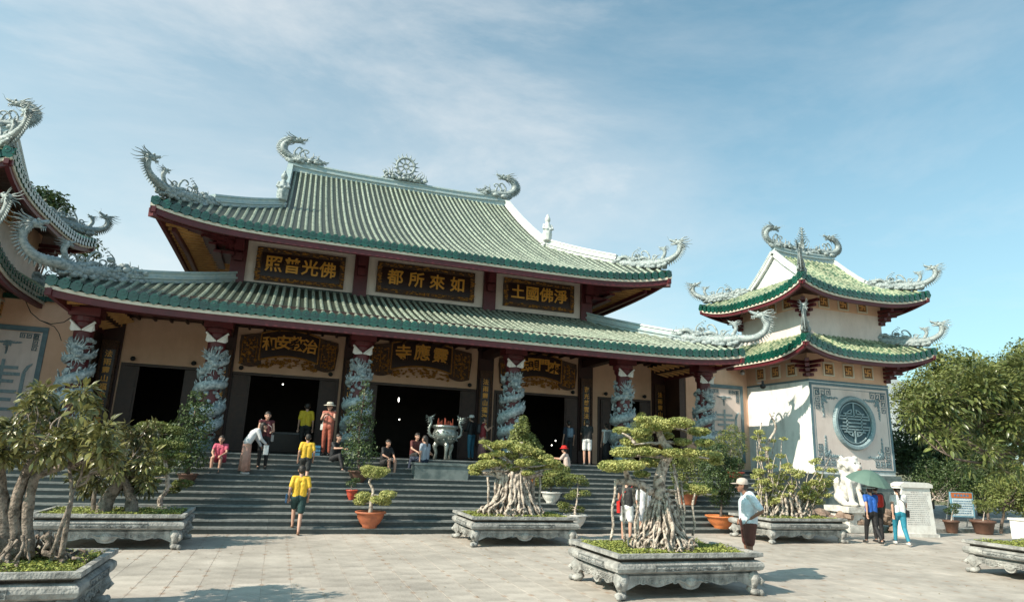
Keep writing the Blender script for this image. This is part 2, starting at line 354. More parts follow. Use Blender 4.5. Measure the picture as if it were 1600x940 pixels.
# paving tiles: the nearest ones as pieces, the rest joined
x0=-12.04; tiles=[]
for j in range(int((17.33-5.6)/TILE)+1):
    for i in range(int(42/TILE)):
        cx=x0+TILE*(i+.5); cy=17.33-TILE*(j+.5); tiles.append((cx,cy))
def seen(cx,cy):
    v=Vector((cx,cy,-EYE)); d=v.dot(_f)
    if d<.5: return None
    px=800+F_PX*v.dot(_r2)/d; py=470-F_PX*v.dot(_u2)/d
    return (px,py) if -60<px<1660 and py<985 else None
vis=[(t,seen(*t)) for t in tiles]
order=sorted([t for t,s in vis if s], key=lambda t:(t[0]**2+t[1]**2))
near=set(order[:290]); rt=random.Random(5)
tm=MB().add([(-.210,-.210,0),(.210,-.210,0),(.210,.210,0),(-.210,.210,0),(-.2130,-.2130,-.004),(.2130,-.2130,-.004),(.2130,.2130,-.004),(-.2130,.2130,-.004),(-.2130,-.2130,-.02),(.2130,-.2130,-.02),(.2130,.2130,-.02),(-.2130,.2130,-.02)],
  [(0,1,2,3)]+[(a,a+4,(a+1)%4+4,(a+1)%4) for a in range(4)]+[(a+4,a+8,(a+1)%4+8,(a+1)%4+4) for a in range(4)])
tme=tm.mesh('paving_tile'); tme.materials.append(M['pave'])
far=MB()
for t,s in vis:
    dz=rt.uniform(-.0008,.0008)
    if t in near: link('paving_tile', tme, plaza, (t[0],t[1],dz))
    else:
        cx,cy=t; a=.213; b=.210
        far.add([(cx-b,cy-b,dz),(cx+b,cy-b,dz),(cx+b,cy+b,dz),(cx-b,cy+b,dz),(cx-a,cy-a,dz-.008),(cx+a,cy-a,dz-.008),(cx+a,cy+a,dz-.008),(cx-a,cy+a,dz-.008)],[(0,1,2,3)]+[(q,q+4,(q+1)%4+4,(q+1)%4) for q in range(4)])
stuff(far.build('distant_paving_tiles', M['pave'], plaza))
# side path at the right with low steps, hill far behind
struct(MB().bx(20.6,40,17.6,30,-.06,.10).build('side_terrace', M['stone']))
hm=MB(); nx=46; ny=10
for j in range(ny+1):
    for i in range(nx+1):
        x=-100+i*12; y=240+j*14; u=(x-300)/90
        z=max(-4,78*math.exp(-u*u)*math.sin(math.pi*min(1,(j+.3)/ny*.9))+10*mnoise.noise(Vector((x*.02,y*.02,0)))-3); hm.v.append((x,y,z))
for j in range(ny):
    for i in range(nx): a=j*(nx+1)+i; hm.f.append((a,a+1,a+nx+2,a+nx+1))
struct(hm.build('hill', mat('hazy_grey_hillside', (.40,.42,.42), (.30,.34,.34), .95, scale=.03, bump=.2, bscale=.3), smooth=True))  # distance haze put into the pale grey colour

# ---------------------------------------------------------------- staircase and platform
stair = struct(MB().bx(-12,17.3,ST_Y0+.6,21.5,-.3,.06).build('staircase', M['step']))
slab=MB().bx(-.663,.663,-.03,ST_TREAD+.02,-.034,0).mesh('tread_slab'); slab.materials.append(M['tread'])
for i in range(ST_N):
    y=ST_Y0+i*ST_TREAD; z=(i+1)*ST_RISE; b=MB()
    b.bx(-12,17.3,y,y+ST_TREAD+(.12 if i<ST_N-1 else .3),z-ST_RISE-(.02 if i else .1),z-.035)
    so=b.build('step', M['step'], stair)
    off=(i%2)*.7; k=0
    for k in range(22):                                # tread slabs with joints
        x=-12+1.332*k; o=link('tread_slab', slab, so, (x+.664,y,z)); o.scale=(1,1,1)
plat = struct(MB().bx(-14,17.3,21.32,46,-.3,ST_Z-.004).bx(17.3,20.1,20.6,46,-.3,ST_Z-.004).build('porch_floor', M['step']))

# ---------------------------------------------------------------- roofs
class RoofSide:
    "one slope: O eave midpoint, ux along the eave, un inward; half widths A (eave) to B at run D; z(d) profile; corner lift and flare"
    def __init__(s,O,ux,un,A,B,D,z0,a,b,lift,flare,p=5.,Dtop=None,Btop=None):
        s.O=Vector((O[0],O[1],0)); s.ux=Vector((*ux,0)); s.un=Vector((*un,0)); s.A=A; s.B=B; s.D=D; s.z0=z0; s.a=a; s.b=b; s.lift=lift; s.flare=flare; s.p=p; s.Dtop=Dtop or D; s.Btop=Btop
    def hw(s,d): return s.A+(s.B-s.A)*min(1,d/s.D) if d<=s.D or s.Btop is None else s.Btop
    def pos(s,x,d,dz=0):
        t=min(1,d/s.D); h=s.hw(min(d,s.D)); u=min(1,abs(x)/h); q=(1-t)**1.5
        k=u**s.p*(1-t); sg=1 if x>=0 else -1
        P=s.O+s.ux*(x+sg*s.flare*k)+s.un*(d-s.flare*k)
        P.z=s.z0+s.a*d+s.b*d*d+s.lift*u**s.p*q+dz
        return P
    def dend(s,x):
        if s.Btop is not None and abs(x)<=s.Btop: return s.Dtop
        return s.D*(s.A-abs(x))/(s.A-s.B) if abs(x)>s.B else s.D
def deck_mesh(side, mb, th=.10, nx=44, nd=12):
    for lay in ((0,side.D),)+(((side.D,side.Dtop),) if side.Btop is not None else ()):
        base=len(mb.v); up=[]
        for j in range(nd+1):
            d=lay[0]+(lay[1]-lay[0])*j/nd; h=side.hw(d) if lay[0]==0 else side.Btop
            for i in range(nx+1):
                v=-1+2*i/nx; v=math.copysign(abs(v)**.8,v); p=side.pos(v*h,d); mb.v.append(tuple(p))
        for j in range(nd):
            for i in range(nx): a=base+j*(nx+1)+i; mb.f.append((a,a+1,a+nx+2,a+nx+1))
def row_mesh(side, x, rad=.066, seg=.30):
    mb=MB(); d=0; de=side.dend(x)-.05; n=5
    if de<.25: return None
    k=max(1,int(de/seg)); seg=de/k
    for i in range(k):
        for e,(dd,rr) in enumerate(((i*seg,rad*1.06),((i+1)*seg,rad*.86))):
            p=side.pos(x,dd); q=side.pos(x,dd+.05); t=(q-p).normalized(); lat=side.ux; nr=lat.cross(t); nr=nr if nr.z>0 else -nr
            for a in range(n):
                th=math.pi*a/(n-1); mb.v.append(tuple(p+lat*math.cos(th)*rr+nr*(math.sin(th)*rr*1.05-.01)))
        b=len(mb.v)-2*n
        for a in range(n-1): mb.f.append((b+a,b+a+1,b+n+a+1,b+n+a))
        mb.f.append(tuple(b+a for a in range(n)))
    return mb
def end_tile_mesh():
    b=MB(); n=10                                        # round stamped end tile plus the drip tongue beside it
    b.v+= [(math.cos(2*math.pi*k/n)*.095,-.03,math.sin(2*math.pi*k/n)*.095) for k in range(n)]+[(math.cos(2*math.pi*k/n)*.095,.05,math.sin(2*math.pi*k/n)*.095) for k in range(n)]
    b.f+= [tuple(range(n))]+[(k,k+n,(k+1)%n+n,(k+1)%n) for k in range(n)]
    b.lathe([(.05,0),(.045,.012)],8); 
    w=.128
    b.prism([(-w,.02),(w,.02),(w,-.16),(w*.55,-.215),(0,-.245),(-w*.55,-.215),(-w,-.16)],-.012,.02)
    return b
E0=end_tile_mesh().mesh('end_tile')
E0.materials.append(M['green'])
def eave(side, parent, roofpart, pitch, rows=True, ends=True, rowmat='row', fas=(.10,.16,.20), joined=False, xr=None, n=60):
    "rows of cover tiles, end tiles, and the fascia boards of one side"
    k=int(2*side.A/pitch); pitch=2*side.A/k; rz=math.atan2(side.ux.y,side.ux.x)
    jm=MB(); off=wloc(roofpart)
    for i in range(k):
        x=-side.A+pitch*(i+.5)
        if xr and not (xr[0]<=x<=xr[1]): continue
        if rows:
            r=row_mesh(side,x)
            if r: r.build('tile_row', M[rowmat], roofpart)
        if ends:
            p=side.pos(x,-.02,-.02)
            s0=side.pos(x-.1,0); s1=side.pos(x+.1,0); tilt=math.atan2(s1.z-s0.z,.2)
            if joined:
                m_=Matrix.Rotation(rz,3,'Z')@Matrix.Rotation(-tilt,3,'Y'); v0=len(jm.v)
                for v in E0.vertices: jm.v.append(tuple(p+m_@Vector(v.co)))
                jm.f+= [tuple(q+v0 for q in f.vertices) for f in E0.polygons]
            else:
                e=link('end_tile', E0, roofpart, p-off); e.rotation_euler=(0,-tilt,rz)
    if joined and jm.v: stuff(jm.build('end_tiles', M['green'], roofpart))
    path=[side.pos(side.A*math.copysign(abs(v)**.7,v),0) for v in [-1+2*i/n for i in range(n+1)]]
    out=-side.un
    def board(z1,z0,setb,th,m,nm):
        b=MB(); ps=[p+side.un*setb for p in path]
        for i,p in enumerate(ps):
            for (dy,dz) in ((0,z1),(th,z1),(th,z0),(0,z0)): b.v.append(tuple(p+side.un*dy+Vector((0,0,dz))))
        for i in range(len(ps)-1):
            for q in range(4): q2=(q+1)%4; b.f.append((i*4+q,i*4+q2,i*4+4+q2,i*4+4+q))
        b.f.append((0,1,2,3)); e=(len(ps)-1)*4; b.f.append((e+3,e+2,e+1,e)); b.build(nm,m,parent)
    board(-.03,-.20,.02,.10,M['green'],'tile_backing')
    board(-.24,-.24-fas[0],.015,.12,M['cream'],'white_eave_board')
    board(-.243-fas[0],-.243-fas[0]-fas[2],.06,.12,M['maroon'],'maroon_fascia')
    return path
def soffit(side, parent, zin, run, m, drop=.36, rafters=None, name='soffit', n=40, th=.03):
    "underside from the eave to a level line at the wall; rafters as single pieces"
    b=MB(); hw=side.A-run
    ps=[]
    for i in range(n+1):
        v=-1+2*i/n; v=math.copysign(abs(v)**.8,v); p=side.pos(side.A*v,.1,-drop); q=side.O+side.ux*(hw*v)+side.un*run; q.z=zin; b.v+= [tuple(p),tuple(q),tuple(p+Vector((0,0,th))),tuple(q+Vector((0,0,th)))]
    for i in range(n): a=i*4; b.f+= [(a,a+1,a+5,a+4),(a+2,a+6,a+7,a+3)]
    b.build(name,m,parent)
    if rafters:
        k=int(2*side.A/rafters)
        for i in range(k):
            v=-1+2*(i+.5)/k
            p=side.pos(side.A*v,.16,-drop-.045); q=side.O+side.ux*(hw*v)+side.un*run; q.z=zin-.045
            MB().sweep([p,q],[(-.06,-.045),(.06,-.045),(.06,.04),(-.06,.04)]).build('rafter',M['rafter'],parent)
RP=[(-.11,-.25),(.11,-.25),(.11,.02),(.17,.05),(.17,.10),(.11,.13),(.10,.24),(.15,.27),(.13,.34),(-.13,.34),(-.15,.27),(-.10,.24),(-.11,.13),(-.17,.10),(-.17,.05),(-.11,.02)]
def rp(s=1,h=1): return [(a*s,b*h) for a,b in RP]

# ---------------------------------------------------------------- dragons and other roof figures
def spike(mb, p, d, l, r):
    p=Vector(p); d=Vector(d).normalized(); mb.tube([p,p+d*l*.6,p+d*l],[r,r*.6,r*.12],4)
def wavy(mb, p, d, l, r, amp=.08, seed=0, up=Vector((0,0,1))):
    p=Vector(p); d=Vector(d).normalized(); pts=[]; k=9
    s=d.cross(Vector((0,1,0))); s=s.normalized() if s.length>.1 else up
    for i in range(k): t=i/(k-1); pts.append(p+d*l*t+s*amp*l*math.sin(t*6.0+seed)*t)
    mb.tube(pts,[r*(1-.85*i/(k-1)) for i in range(k)],5)
def dragon_head(mb, p, f, s):
    "horned head at p looking along f (x,z plane)"
    p=Vector(p); f=Vector(f).normalized(); u=Vector((-f.z,0,f.x)); u = u if u.z>0 else -u; y=Vector((0,1,0))
    for q,rr in (((0,0,0),(.16,.13,.14)),((.13,0,.02),(.12,.10,.09))): mb.ell(p+f*q[0]*s+u*q[2]*s,[r*s for r in rr],9,7,noise=.06,seed=3)
    mb.tube([p+f*.1*s+u*.03*s,p+f*.25*s+u*.06*s,p+f*.36*s+u*.10*s,p+f*.40*s+u*.15*s],[.09*s,.07*s,.055*s,.02*s],7)     # upper jaw, curled snout
    mb.tube([p+f*.05*s-u*.07*s,p+f*.2*s-u*.10*s,p+f*.32*s-u*.09*s],[.07*s,.045*s,.02*s],6)     # lower jaw
    for e in(-1,1):
        mb.ell(p+f*.1*s+u*.12*s+y*e*.08*s,.045*s,7,5)
        wavy(mb,p-f*.02*s+u*.1*s+y*e*.07*s,(-f*.9+u*.55)+y*e*.2,.42*s,.03*s,.10,e)
        wavy(mb,p+f*.3*s+y*e*.05*s,(f*.5+u*.5)+y*e*.4,.35*s,.013*s,.14,1+e)
        for k,(a,l) in enumerate(((.9,.40),(.45,.46),(0,.48),(-.4,.42),(-.85,.34))):
            wavy(mb,p-f*.08*s+u*(a*.1)*s+y*e*.08*s,-f+u*a+y*e*.35,l*s,.035*s,.10,k+e)
    for k in range(3): spike(mb,p+f*(.18+.05*k)*s-u*.12*s,f*.1-u,.12*s,.02*s)
def curl(mb, p, h, s, r=.035, turn=1):
    p=Vector(p); pts=[]; k=14
    for i in range(k):
        t=i/(k-1)
        if t<.5: pts.append(p+Vector((s*.1*math.sin(t*6),0,h*t*1.6)))
        else:
            a=(t-.5)*2*4.6; rr=s*.16*(1-.55*(t-.5)*2); c=p+Vector((turn*s*.16,0,h*.8)); pts.append(c+Vector((-turn*rr*math.cos(a),0,rr*math.sin(a))))
    mb.tube(pts,[r*(1-.5*i/(k-1)) for i in range(k)],6)
def clouds(mb, x0,x1,h,n,seed,wy=.13,base=0):
    q=random.Random(seed)
    for i in range(n):
        x=q.uniform(x0,x1); z=base+q.uniform(-.02,1)**1*h*q.random(); r=q.uniform(.05,.11)
        mb.ell((x,q.uniform(-wy,wy),z),(r*1.3,r*.8,r),6,5,noise=.1,seed=i)
def make_hip_dragon(far=False):
    "x points out to the corner tip, origin at the corner; long low cloud body, neck rising at the tip, head looking back"
    neck=[(-.28,0,.30),(.26,0,.38),(.56,0,.66),(.64,0,1.0),(.50,0,1.26)] if far else [(-.28,0,.32),(.08,0,.58),(.24,0,.88),(.22,0,1.16)]
    hp=(.42,0,1.37) if far else (.16,0,1.27)
    body=catmull([(-2.75,0,.20),(-2.3,.02,.30),(-1.8,-.03,.20),(-1.2,.03,.20),(-.7,-.02,.20)]+neck,10)
    b=MB(); n=len(body); rad=[.07+.10*math.sin(math.pi*min(1,(i/n)*1.25))*(1 if i<n*.8 else 1)+.02 for i in range(n)]
    rad=[max(.088,r*1.05)*(1+.09*(-1)**i) for i,r in enumerate(rad)]; b.tube(body,rad,10)
    o=b.mesh('dragon_body',smooth=True); o.materials.append(M['dragon']); root=bpy.data.objects.new('roof_dragon',o)
    f=MB()
    for i in range(2,n-1,2):
        t=(body[min(i+1,n-1)]-body[i-1]).normalized(); nr=Vector((t.z,0,-t.x))
        out=nr if i>n*.55 else -nr
        spike(f,body[i]+out*rad[i]*.7,out*1-t*.35,.20 if i>n*.5 else .13,.042); spike(f,body[i]-out*rad[i]*.7,-out*1-t*.5,.07,.03)
    curl(f,(-1.05,0,.25),.62,1.,.05,-1); curl(f,(-1.45,.05,.2),.42,.8,.04,1)
    for x,z,l,a in((-1.75,.3,.75,.30),(-1.95,.3,.5,-.5),(-.75,.45,.35,.8),(-2.25,.3,.42,-.4),(-2.4,.3,.3,-.6),(-2.1,.3,.36,.1)): wavy(f,(x,0,z),(a,0,1),l,.05,.12,x)
    q=random.Random(31)
    for k in range(80):
        x=q.uniform(-2.6,-.1); wavy(f,(x,q.uniform(-.1,.1),.22),(q.uniform(-.9,.5),q.uniform(-.2,.2),1),q.uniform(.18,.46)*(1.2 if -1.9<x<-1.4 else .9),.045,.22,k)
    curl(f,(-.85,.04,.3),.34,.7,.045,1); curl(f,(-2.0,-.05,.25),.30,.7,.045,-1)
    for k in range(6): spike(f,(-1.62+.05*k,0,.5+.1*k),(-.8,0,.5),.17,.025)
    h2=MB(); dragon_head(h2,hp,(-.95,0,.12),.95)
    h3=MB(); dragon_head(h3,(-2.62,0,.28),(-1,0,.05),.72)
    h4=MB(); dragon_head(h4,(-.42,0,.98),(-1,0,.1),.5); h4.tube(catmull([(-.42,0,.96),(-.34,0,.74),(-.45,0,.4)],4),.075,6)
    b2=MB(); b2.tube(catmull([(-2.5,.1,.25),(-2.0,-.1,.56),(-1.55,.1,.30),(-1.2,-.08,.50),(-.8,.08,.34),(-.4,0,.3)],5),.085,8)
    cl=MB(); clouds(cl,-2.7,-.25,.46,230,11,wy=.16); clouds(cl,-2.3,-1.0,.72,90,12,wy=.12)
    return root,[('dragon_coil',b2),('dragon_fins',f),('dragon_head',h2),('dragon_head',h3),('dragon_head',h4),('cloud_base',cl)]
def make_ridge_dragon():
    "x points outward; C-shaped: tail raised outside, head resting inward on the ridge"
    body=catmull([(-.95,0,.10),(-.6,0,.16),(-.3,0,.14),(.04,0,.20),(.28,0,.42),(.30,0,.70),(.14,0,.92),(-.04,0,.96)],8)
    n=len(body); b=MB(); rad=[(.07+.05*math.sin(math.pi*i/n))*(1+.09*(-1)**i) for i in range(n)]; b.tube(body,rad,10)
    o=b.mesh('dragon_body',smooth=True); o.materials.append(M['dragon']); root=bpy.data.objects.new('roof_dragon',o)
    f=MB()
    for i in range(2,n-1):
        t=(body[min(i+1,n-1)]-body[i-1]).normalized(); nr=Vector((t.z,0,-t.x))
        spike(f,body[i]+nr*rad[i]*.7,nr-t*.4,.17,.045); spike(f,body[i]-nr*rad[i]*.7,-nr-t*.4,.07,.03)
    for x,z,l,a in((-.45,.2,.62,.35),(-.62,.2,.35,-.3),(-.2,.2,.36,.5),(-.8,.2,.25,-.2)): wavy(f,(x,0,z),(a,0,1),l,.045,.12,x)
    curl(f,(-.30,0,.2),.40,.8,.045,-1); curl(f,(-.12,0,.2),.5,.7,.04,-1)
    q=random.Random(32)
    for k in range(26): wavy(f,(q.uniform(-.9,.15),q.uniform(-.06,.06),.12),(q.uniform(-.7,.7),0,1),q.uniform(.15,.36),.035,.22,k)
    h=MB(); dragon_head(h,(-.10,0,1.0),(-1,0,.05),.85)
    h2=MB(); dragon_head(h2,(-1.0,0,.16),(-1,0,-.05),.5)
    cl=MB(); clouds(cl,-.95,.1,.22,40,5)
    return root,[('dragon_fins',f),('dragon_head',h),('dragon_head',h2),('cloud_base',cl)]
def finish_proto(pr):
    root,subs=pr; res=[root]
    for nm,mb in subs:
        me=mb.mesh(nm,smooth=True); me.materials.append(M['dragon']); ob=bpy.data.objects.new(nm,me); res.append(ob)
        if nm in FINE: ob['kind']='stuff'
    return res
HIP=finish_proto(make_hip_dragon()); HIPF=finish_proto(make_hip_dragon(True)); RID=finish_proto(make_ridge_dragon())
def place_dragon(pr, parent, tip, ang, s=1., pitch=0, mirror=False):
    r=pr[0].copy(); C.objects.link(r); r.parent=parent; r.location=Vector(tip)-wloc(parent); r.rotation_euler=(Matrix.Rotation(ang,3,'Z')@Matrix.Rotation(-pitch,3,'Y')).to_euler(); r.scale=(s*1.12,s,s*.88)
    for p in pr[1:]: c=p.copy(); C.objects.link(c); c.parent=r
    return r
def figurine(parent, p, s=1., m='dragon'):
    b=MB(); p=Vector(p)
    b.tube([p,p+Vector((0,0,.3*s)),p+Vector((0,0,.55*s)),p+Vector((0,0,.75*s))],[.17*s,.20*s,.15*s,.08*s],8)
    b.ell(p+Vector((0,0,.88*s)),(.12*s,.12*s,.14*s),8,6); b.tube([p+Vector((0,0,.95*s)),p+Vector((0,0,1.12*s))],[.09*s,.03*s],7)
    for e in(-1,1): b.tube([p+Vector((e*.14*s,0,.68*s)),p+Vector((e*.2*s,-.08*s,.48*s)),p+Vector((e*.05*s,-.17*s,.45*s))],[.06*s,.05*s,.04*s],6)
    return remesh(b,'ridge_figure',.03*s,M[m],parent,1,world=True)
# ---------------------------------------------------------------- main temple
TX=5.107; WY=26.0; BY=43.2
temple=thing('temple','large pagoda hall with two tiers of green tiled roof and coiled dragon columns','temple',(TX,WY,0))
def T(x): return TX+x
# floor-to-roof front wall with openings
doors=[(-10.5,-8.05,4.6),(-6.95,-3.25,4.56),(-2.3,2.3,4.54),(3.25,6.95,4.56),(8.05,10.5,4.6)]
b=MB(); x=-11.6
for a,c,h in doors:
    b.bx(T(x),T(a),WY,WY+.3,ST_Z,6.6); b.bx(T(a),T(c),WY,WY+.3,h,6.6); x=c
b.bx(T(x),T(11.6),WY,WY+.3,ST_Z,6.6); b.build('front_wall',M['pink'],temple)
b=MB(); b.bx(T(-11.6),T(-11.3),WY+.302,BY,ST_Z,7.2).bx(T(11.3),T(11.6),WY+.302,BY,ST_Z,7.2).bx(T(-11.6),T(11.6),BY,BY+.3,ST_Z,7.2).build('side_wall',M['pink'],temple)
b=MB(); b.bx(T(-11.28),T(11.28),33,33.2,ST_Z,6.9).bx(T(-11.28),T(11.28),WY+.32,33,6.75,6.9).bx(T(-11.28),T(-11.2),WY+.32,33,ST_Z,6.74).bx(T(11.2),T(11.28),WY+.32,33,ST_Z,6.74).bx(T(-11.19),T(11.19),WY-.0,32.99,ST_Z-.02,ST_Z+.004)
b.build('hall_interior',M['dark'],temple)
for i,(a,c,h) in enumerate(doors):
    b=MB(); b.bx(T(a)-.10,T(a),WY-.035,WY+.32,ST_Z,h+.10).bx(T(c),T(c)+.10,WY-.035,WY+.32,ST_Z,h+.10).bx(T(a),T(c),WY-.03,WY+.32,h,h+.10)
    fr=b.build('door_frame',M['door'],temple)
    lw=.62 if c-a>3 else .5
    for s,xx in((-1,a),(1,c)):
        # opened leaf swung outwards against the jamb
        d=MB(); x0,x1=(T(xx)+.012,T(xx)+lw) if s<0 else (T(xx)-lw,T(xx)-.012)
        d.bx(x0,x1,WY-.09,WY-.04,ST_Z+.01,h-.02)
        for z0,z1 in((ST_Z+.12,ST_Z+.8),(ST_Z+.92,h-.85),(h-.75,h-.12)): d.bx(x0+.07,x1-.07,WY-.112,WY-.088,z0,z1)
        d.build('door_leaf',M['door'],temple)
    for s in(-1,1): MB().ell(((T(a) if s<0 else T(c))+s*-.25,WY-.12,h+.24),(.085,.08,.085),10,8).bx((T(a) if s<0 else T(c))+s*-.25-.05,(T(a) if s<0 else T(c))+s*-.25+.05,WY-.1,WY-.0,h+.2,h+.28).build('door_lamp',M['wire'],temple)
# pilasters between the bays with couplet boards
for x in(-11.0,-7.32,-2.72,2.72,7.32,11.0):
    MB().bx(T(x)-.34,T(x)+.34,WY-.10,WY-.002,ST_Z,6.3).build('pilaster',M['maroon_dark'],temple)
    if abs(x)<12:
        p=MB().bx(T(x)-.27,T(x)+.27,WY-.17,WY-.101,2.35,5.42).build('couplet_board',M['lacquer'],temple)
        g=MB(); g.bx(T(x)-.27,T(x)-.19,WY-.20,WY-.171,2.35,5.42).bx(T(x)+.19,T(x)+.27,WY-.20,WY-.171,2.35,5.42).bx(T(x)-.188,T(x)+.188,WY-.2,WY-.171,5.1,5.42).bx(T(x)-.188,T(x)+.188,WY-.2,WY-.171,2.35,2.6)
        q=random.Random(int(x*10)+200)
        for k in range(40): g.ell((T(x)+q.choice((-.23,.23)),WY-.2,2.4+k*.075),(.035,.02,.03),5,4)
        g.build('gilded_border',M['carve'],p)
        ch='法雨慈雲靈山應現佛光'[::1]
        for k in range(9):
            me=text_mesh('慈雲法雨靈山福海光'[(k+int(abs(x)))%9],.25,.008,.004); me.materials.append(M['goldt']); link('gold_character',me,p,Vector((T(x),WY-.185,4.93-k*.285))-wloc(p))
    MB().bx(T(x)-.2,T(x)+.2,22.55,WY-.1,5.90,6.2).build('tie_beam',M['maroon_dark'],temple)
# arched name boards above the three middle doors
def arched_board(cx, hw, z0, z1, txt, size):
    p=MB(); n=18; iw=hw*.60
    top=lambda u: z1-.18*u*u
    bot=lambda u: z0+.42-.20*u*u
    pts=[(T(cx)+iw*(-1+2*i/n), top(-1+2*i/n)) for i in range(n+1)]+[(T(cx)+iw*(1-2*i/n), bot(1-2*i/n)) for i in range(n+1)]
    o=p.prism(pts,WY-.10,WY-.03).build('name_board',M['lacquer'],temple)
    r=MB(); mid=lambda f:[(T(cx)+iw*(-1+2*i/n)*.99,WY-.115,f(-1+2*i/n)) for i in range(n+1)]
    r.tube(mid(top),.03,6).tube(mid(bot),.035,6)
    for s in(-1,1): r.tube([(T(cx)+s*iw,WY-.115,top(1)),(T(cx)+s*iw,WY-.115,bot(1))],.03,6)
    r.build('gilded_border',M['gold'],o)
    wi=None
    for s in(-1,1):
        w=MB(); k=12; a=[(T(cx)+s*(iw+.03),z1-.2),(T(cx)+s*hw*1.0,z1-.33),(T(cx)+s*(hw+.03),z1-.6),(T(cx)+s*(hw-.05),z0+.03)]
        a+=[(T(cx)+s*(hw-.08-(hw-.08-iw+.1)*i/k), z0+.02-.10*math.sin(math.pi*i/k)+.06*i/k) for i in range(1,k+1)]
        w.prism(a if s>0 else a[::-1],WY-.13,WY-.03); w.build('carved_wing',M['carve'],o)
    g=MB(); q=random.Random(int(cx*7)+50)
    for s in(-1,1):
        for i in range(54):
            x=T(cx)+s*q.uniform(iw+.08,hw-.06); z=q.uniform(z0+.05,z1-.4); g.ell((x,WY-.135,z),(q.uniform(.025,.07),.03,q.uniform(.02,.05)),6,4,noise=.2,seed=i)
        for i in range(3): x=T(cx)+s*(iw+.12+i*(hw-iw-.2)/2); g.tube([(x,WY-.14,z0+.1),(x,WY-.14,z1-.42-.06*i)],.014,5)
    for i in range(90):
        u=q.uniform(-1,1); x=T(cx)+u*iw*.98; z=bot(u)-.06-q.random()*(.36-.12*u*u); g.ell((x,WY-.09,z),(q.uniform(.03,.08),.04,q.uniform(.025,.055)),6,4,noise=.2,seed=i)
    g.build('gilded_carving',M['gold'],o)
    m=len(txt)
    for i,ch in enumerate(txt):
        u=(-1+2*(i+.5)/m)*.92; me=text_mesh(ch,size,.015,.012); me.materials.append(M['goldt'])
        c=link('gold_character',me,o,Vector((T(cx)+u*iw,WY-.118,(top(u)+bot(u))/2))-wloc(o)); c.rotation_euler=(0,0.10*u,0)
arched_board(-5.08,1.76,4.92,6.34,'和安教治',.56)
arched_board(0,2.06,4.95,6.42,'寺應靈',.68)
arched_board(5.08,1.76,4.92,6.34,'法顯門來',.56)
# porch ceiling and beams
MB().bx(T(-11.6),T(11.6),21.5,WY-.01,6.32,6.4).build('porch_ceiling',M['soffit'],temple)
MB().bx(T(-11.45),T(11.45),22.36,22.72,5.87,6.12).build('porch_beam',M['maroon'],temple)
for s in(-1,1): MB().bx(*sorted((T(s*11.3),T(s*11.6))),24.72,WY-.001,ST_Z,6.3).build('wood_partition',M['door'],temple)
for k in range(44): MB().bx(T(-11.3+k*.525)-.04,T(-11.3+k*.525)+.04,21.4,WY-.12,6.22,6.318).build('ceiling_joist',M['maroon_dark'],temple)

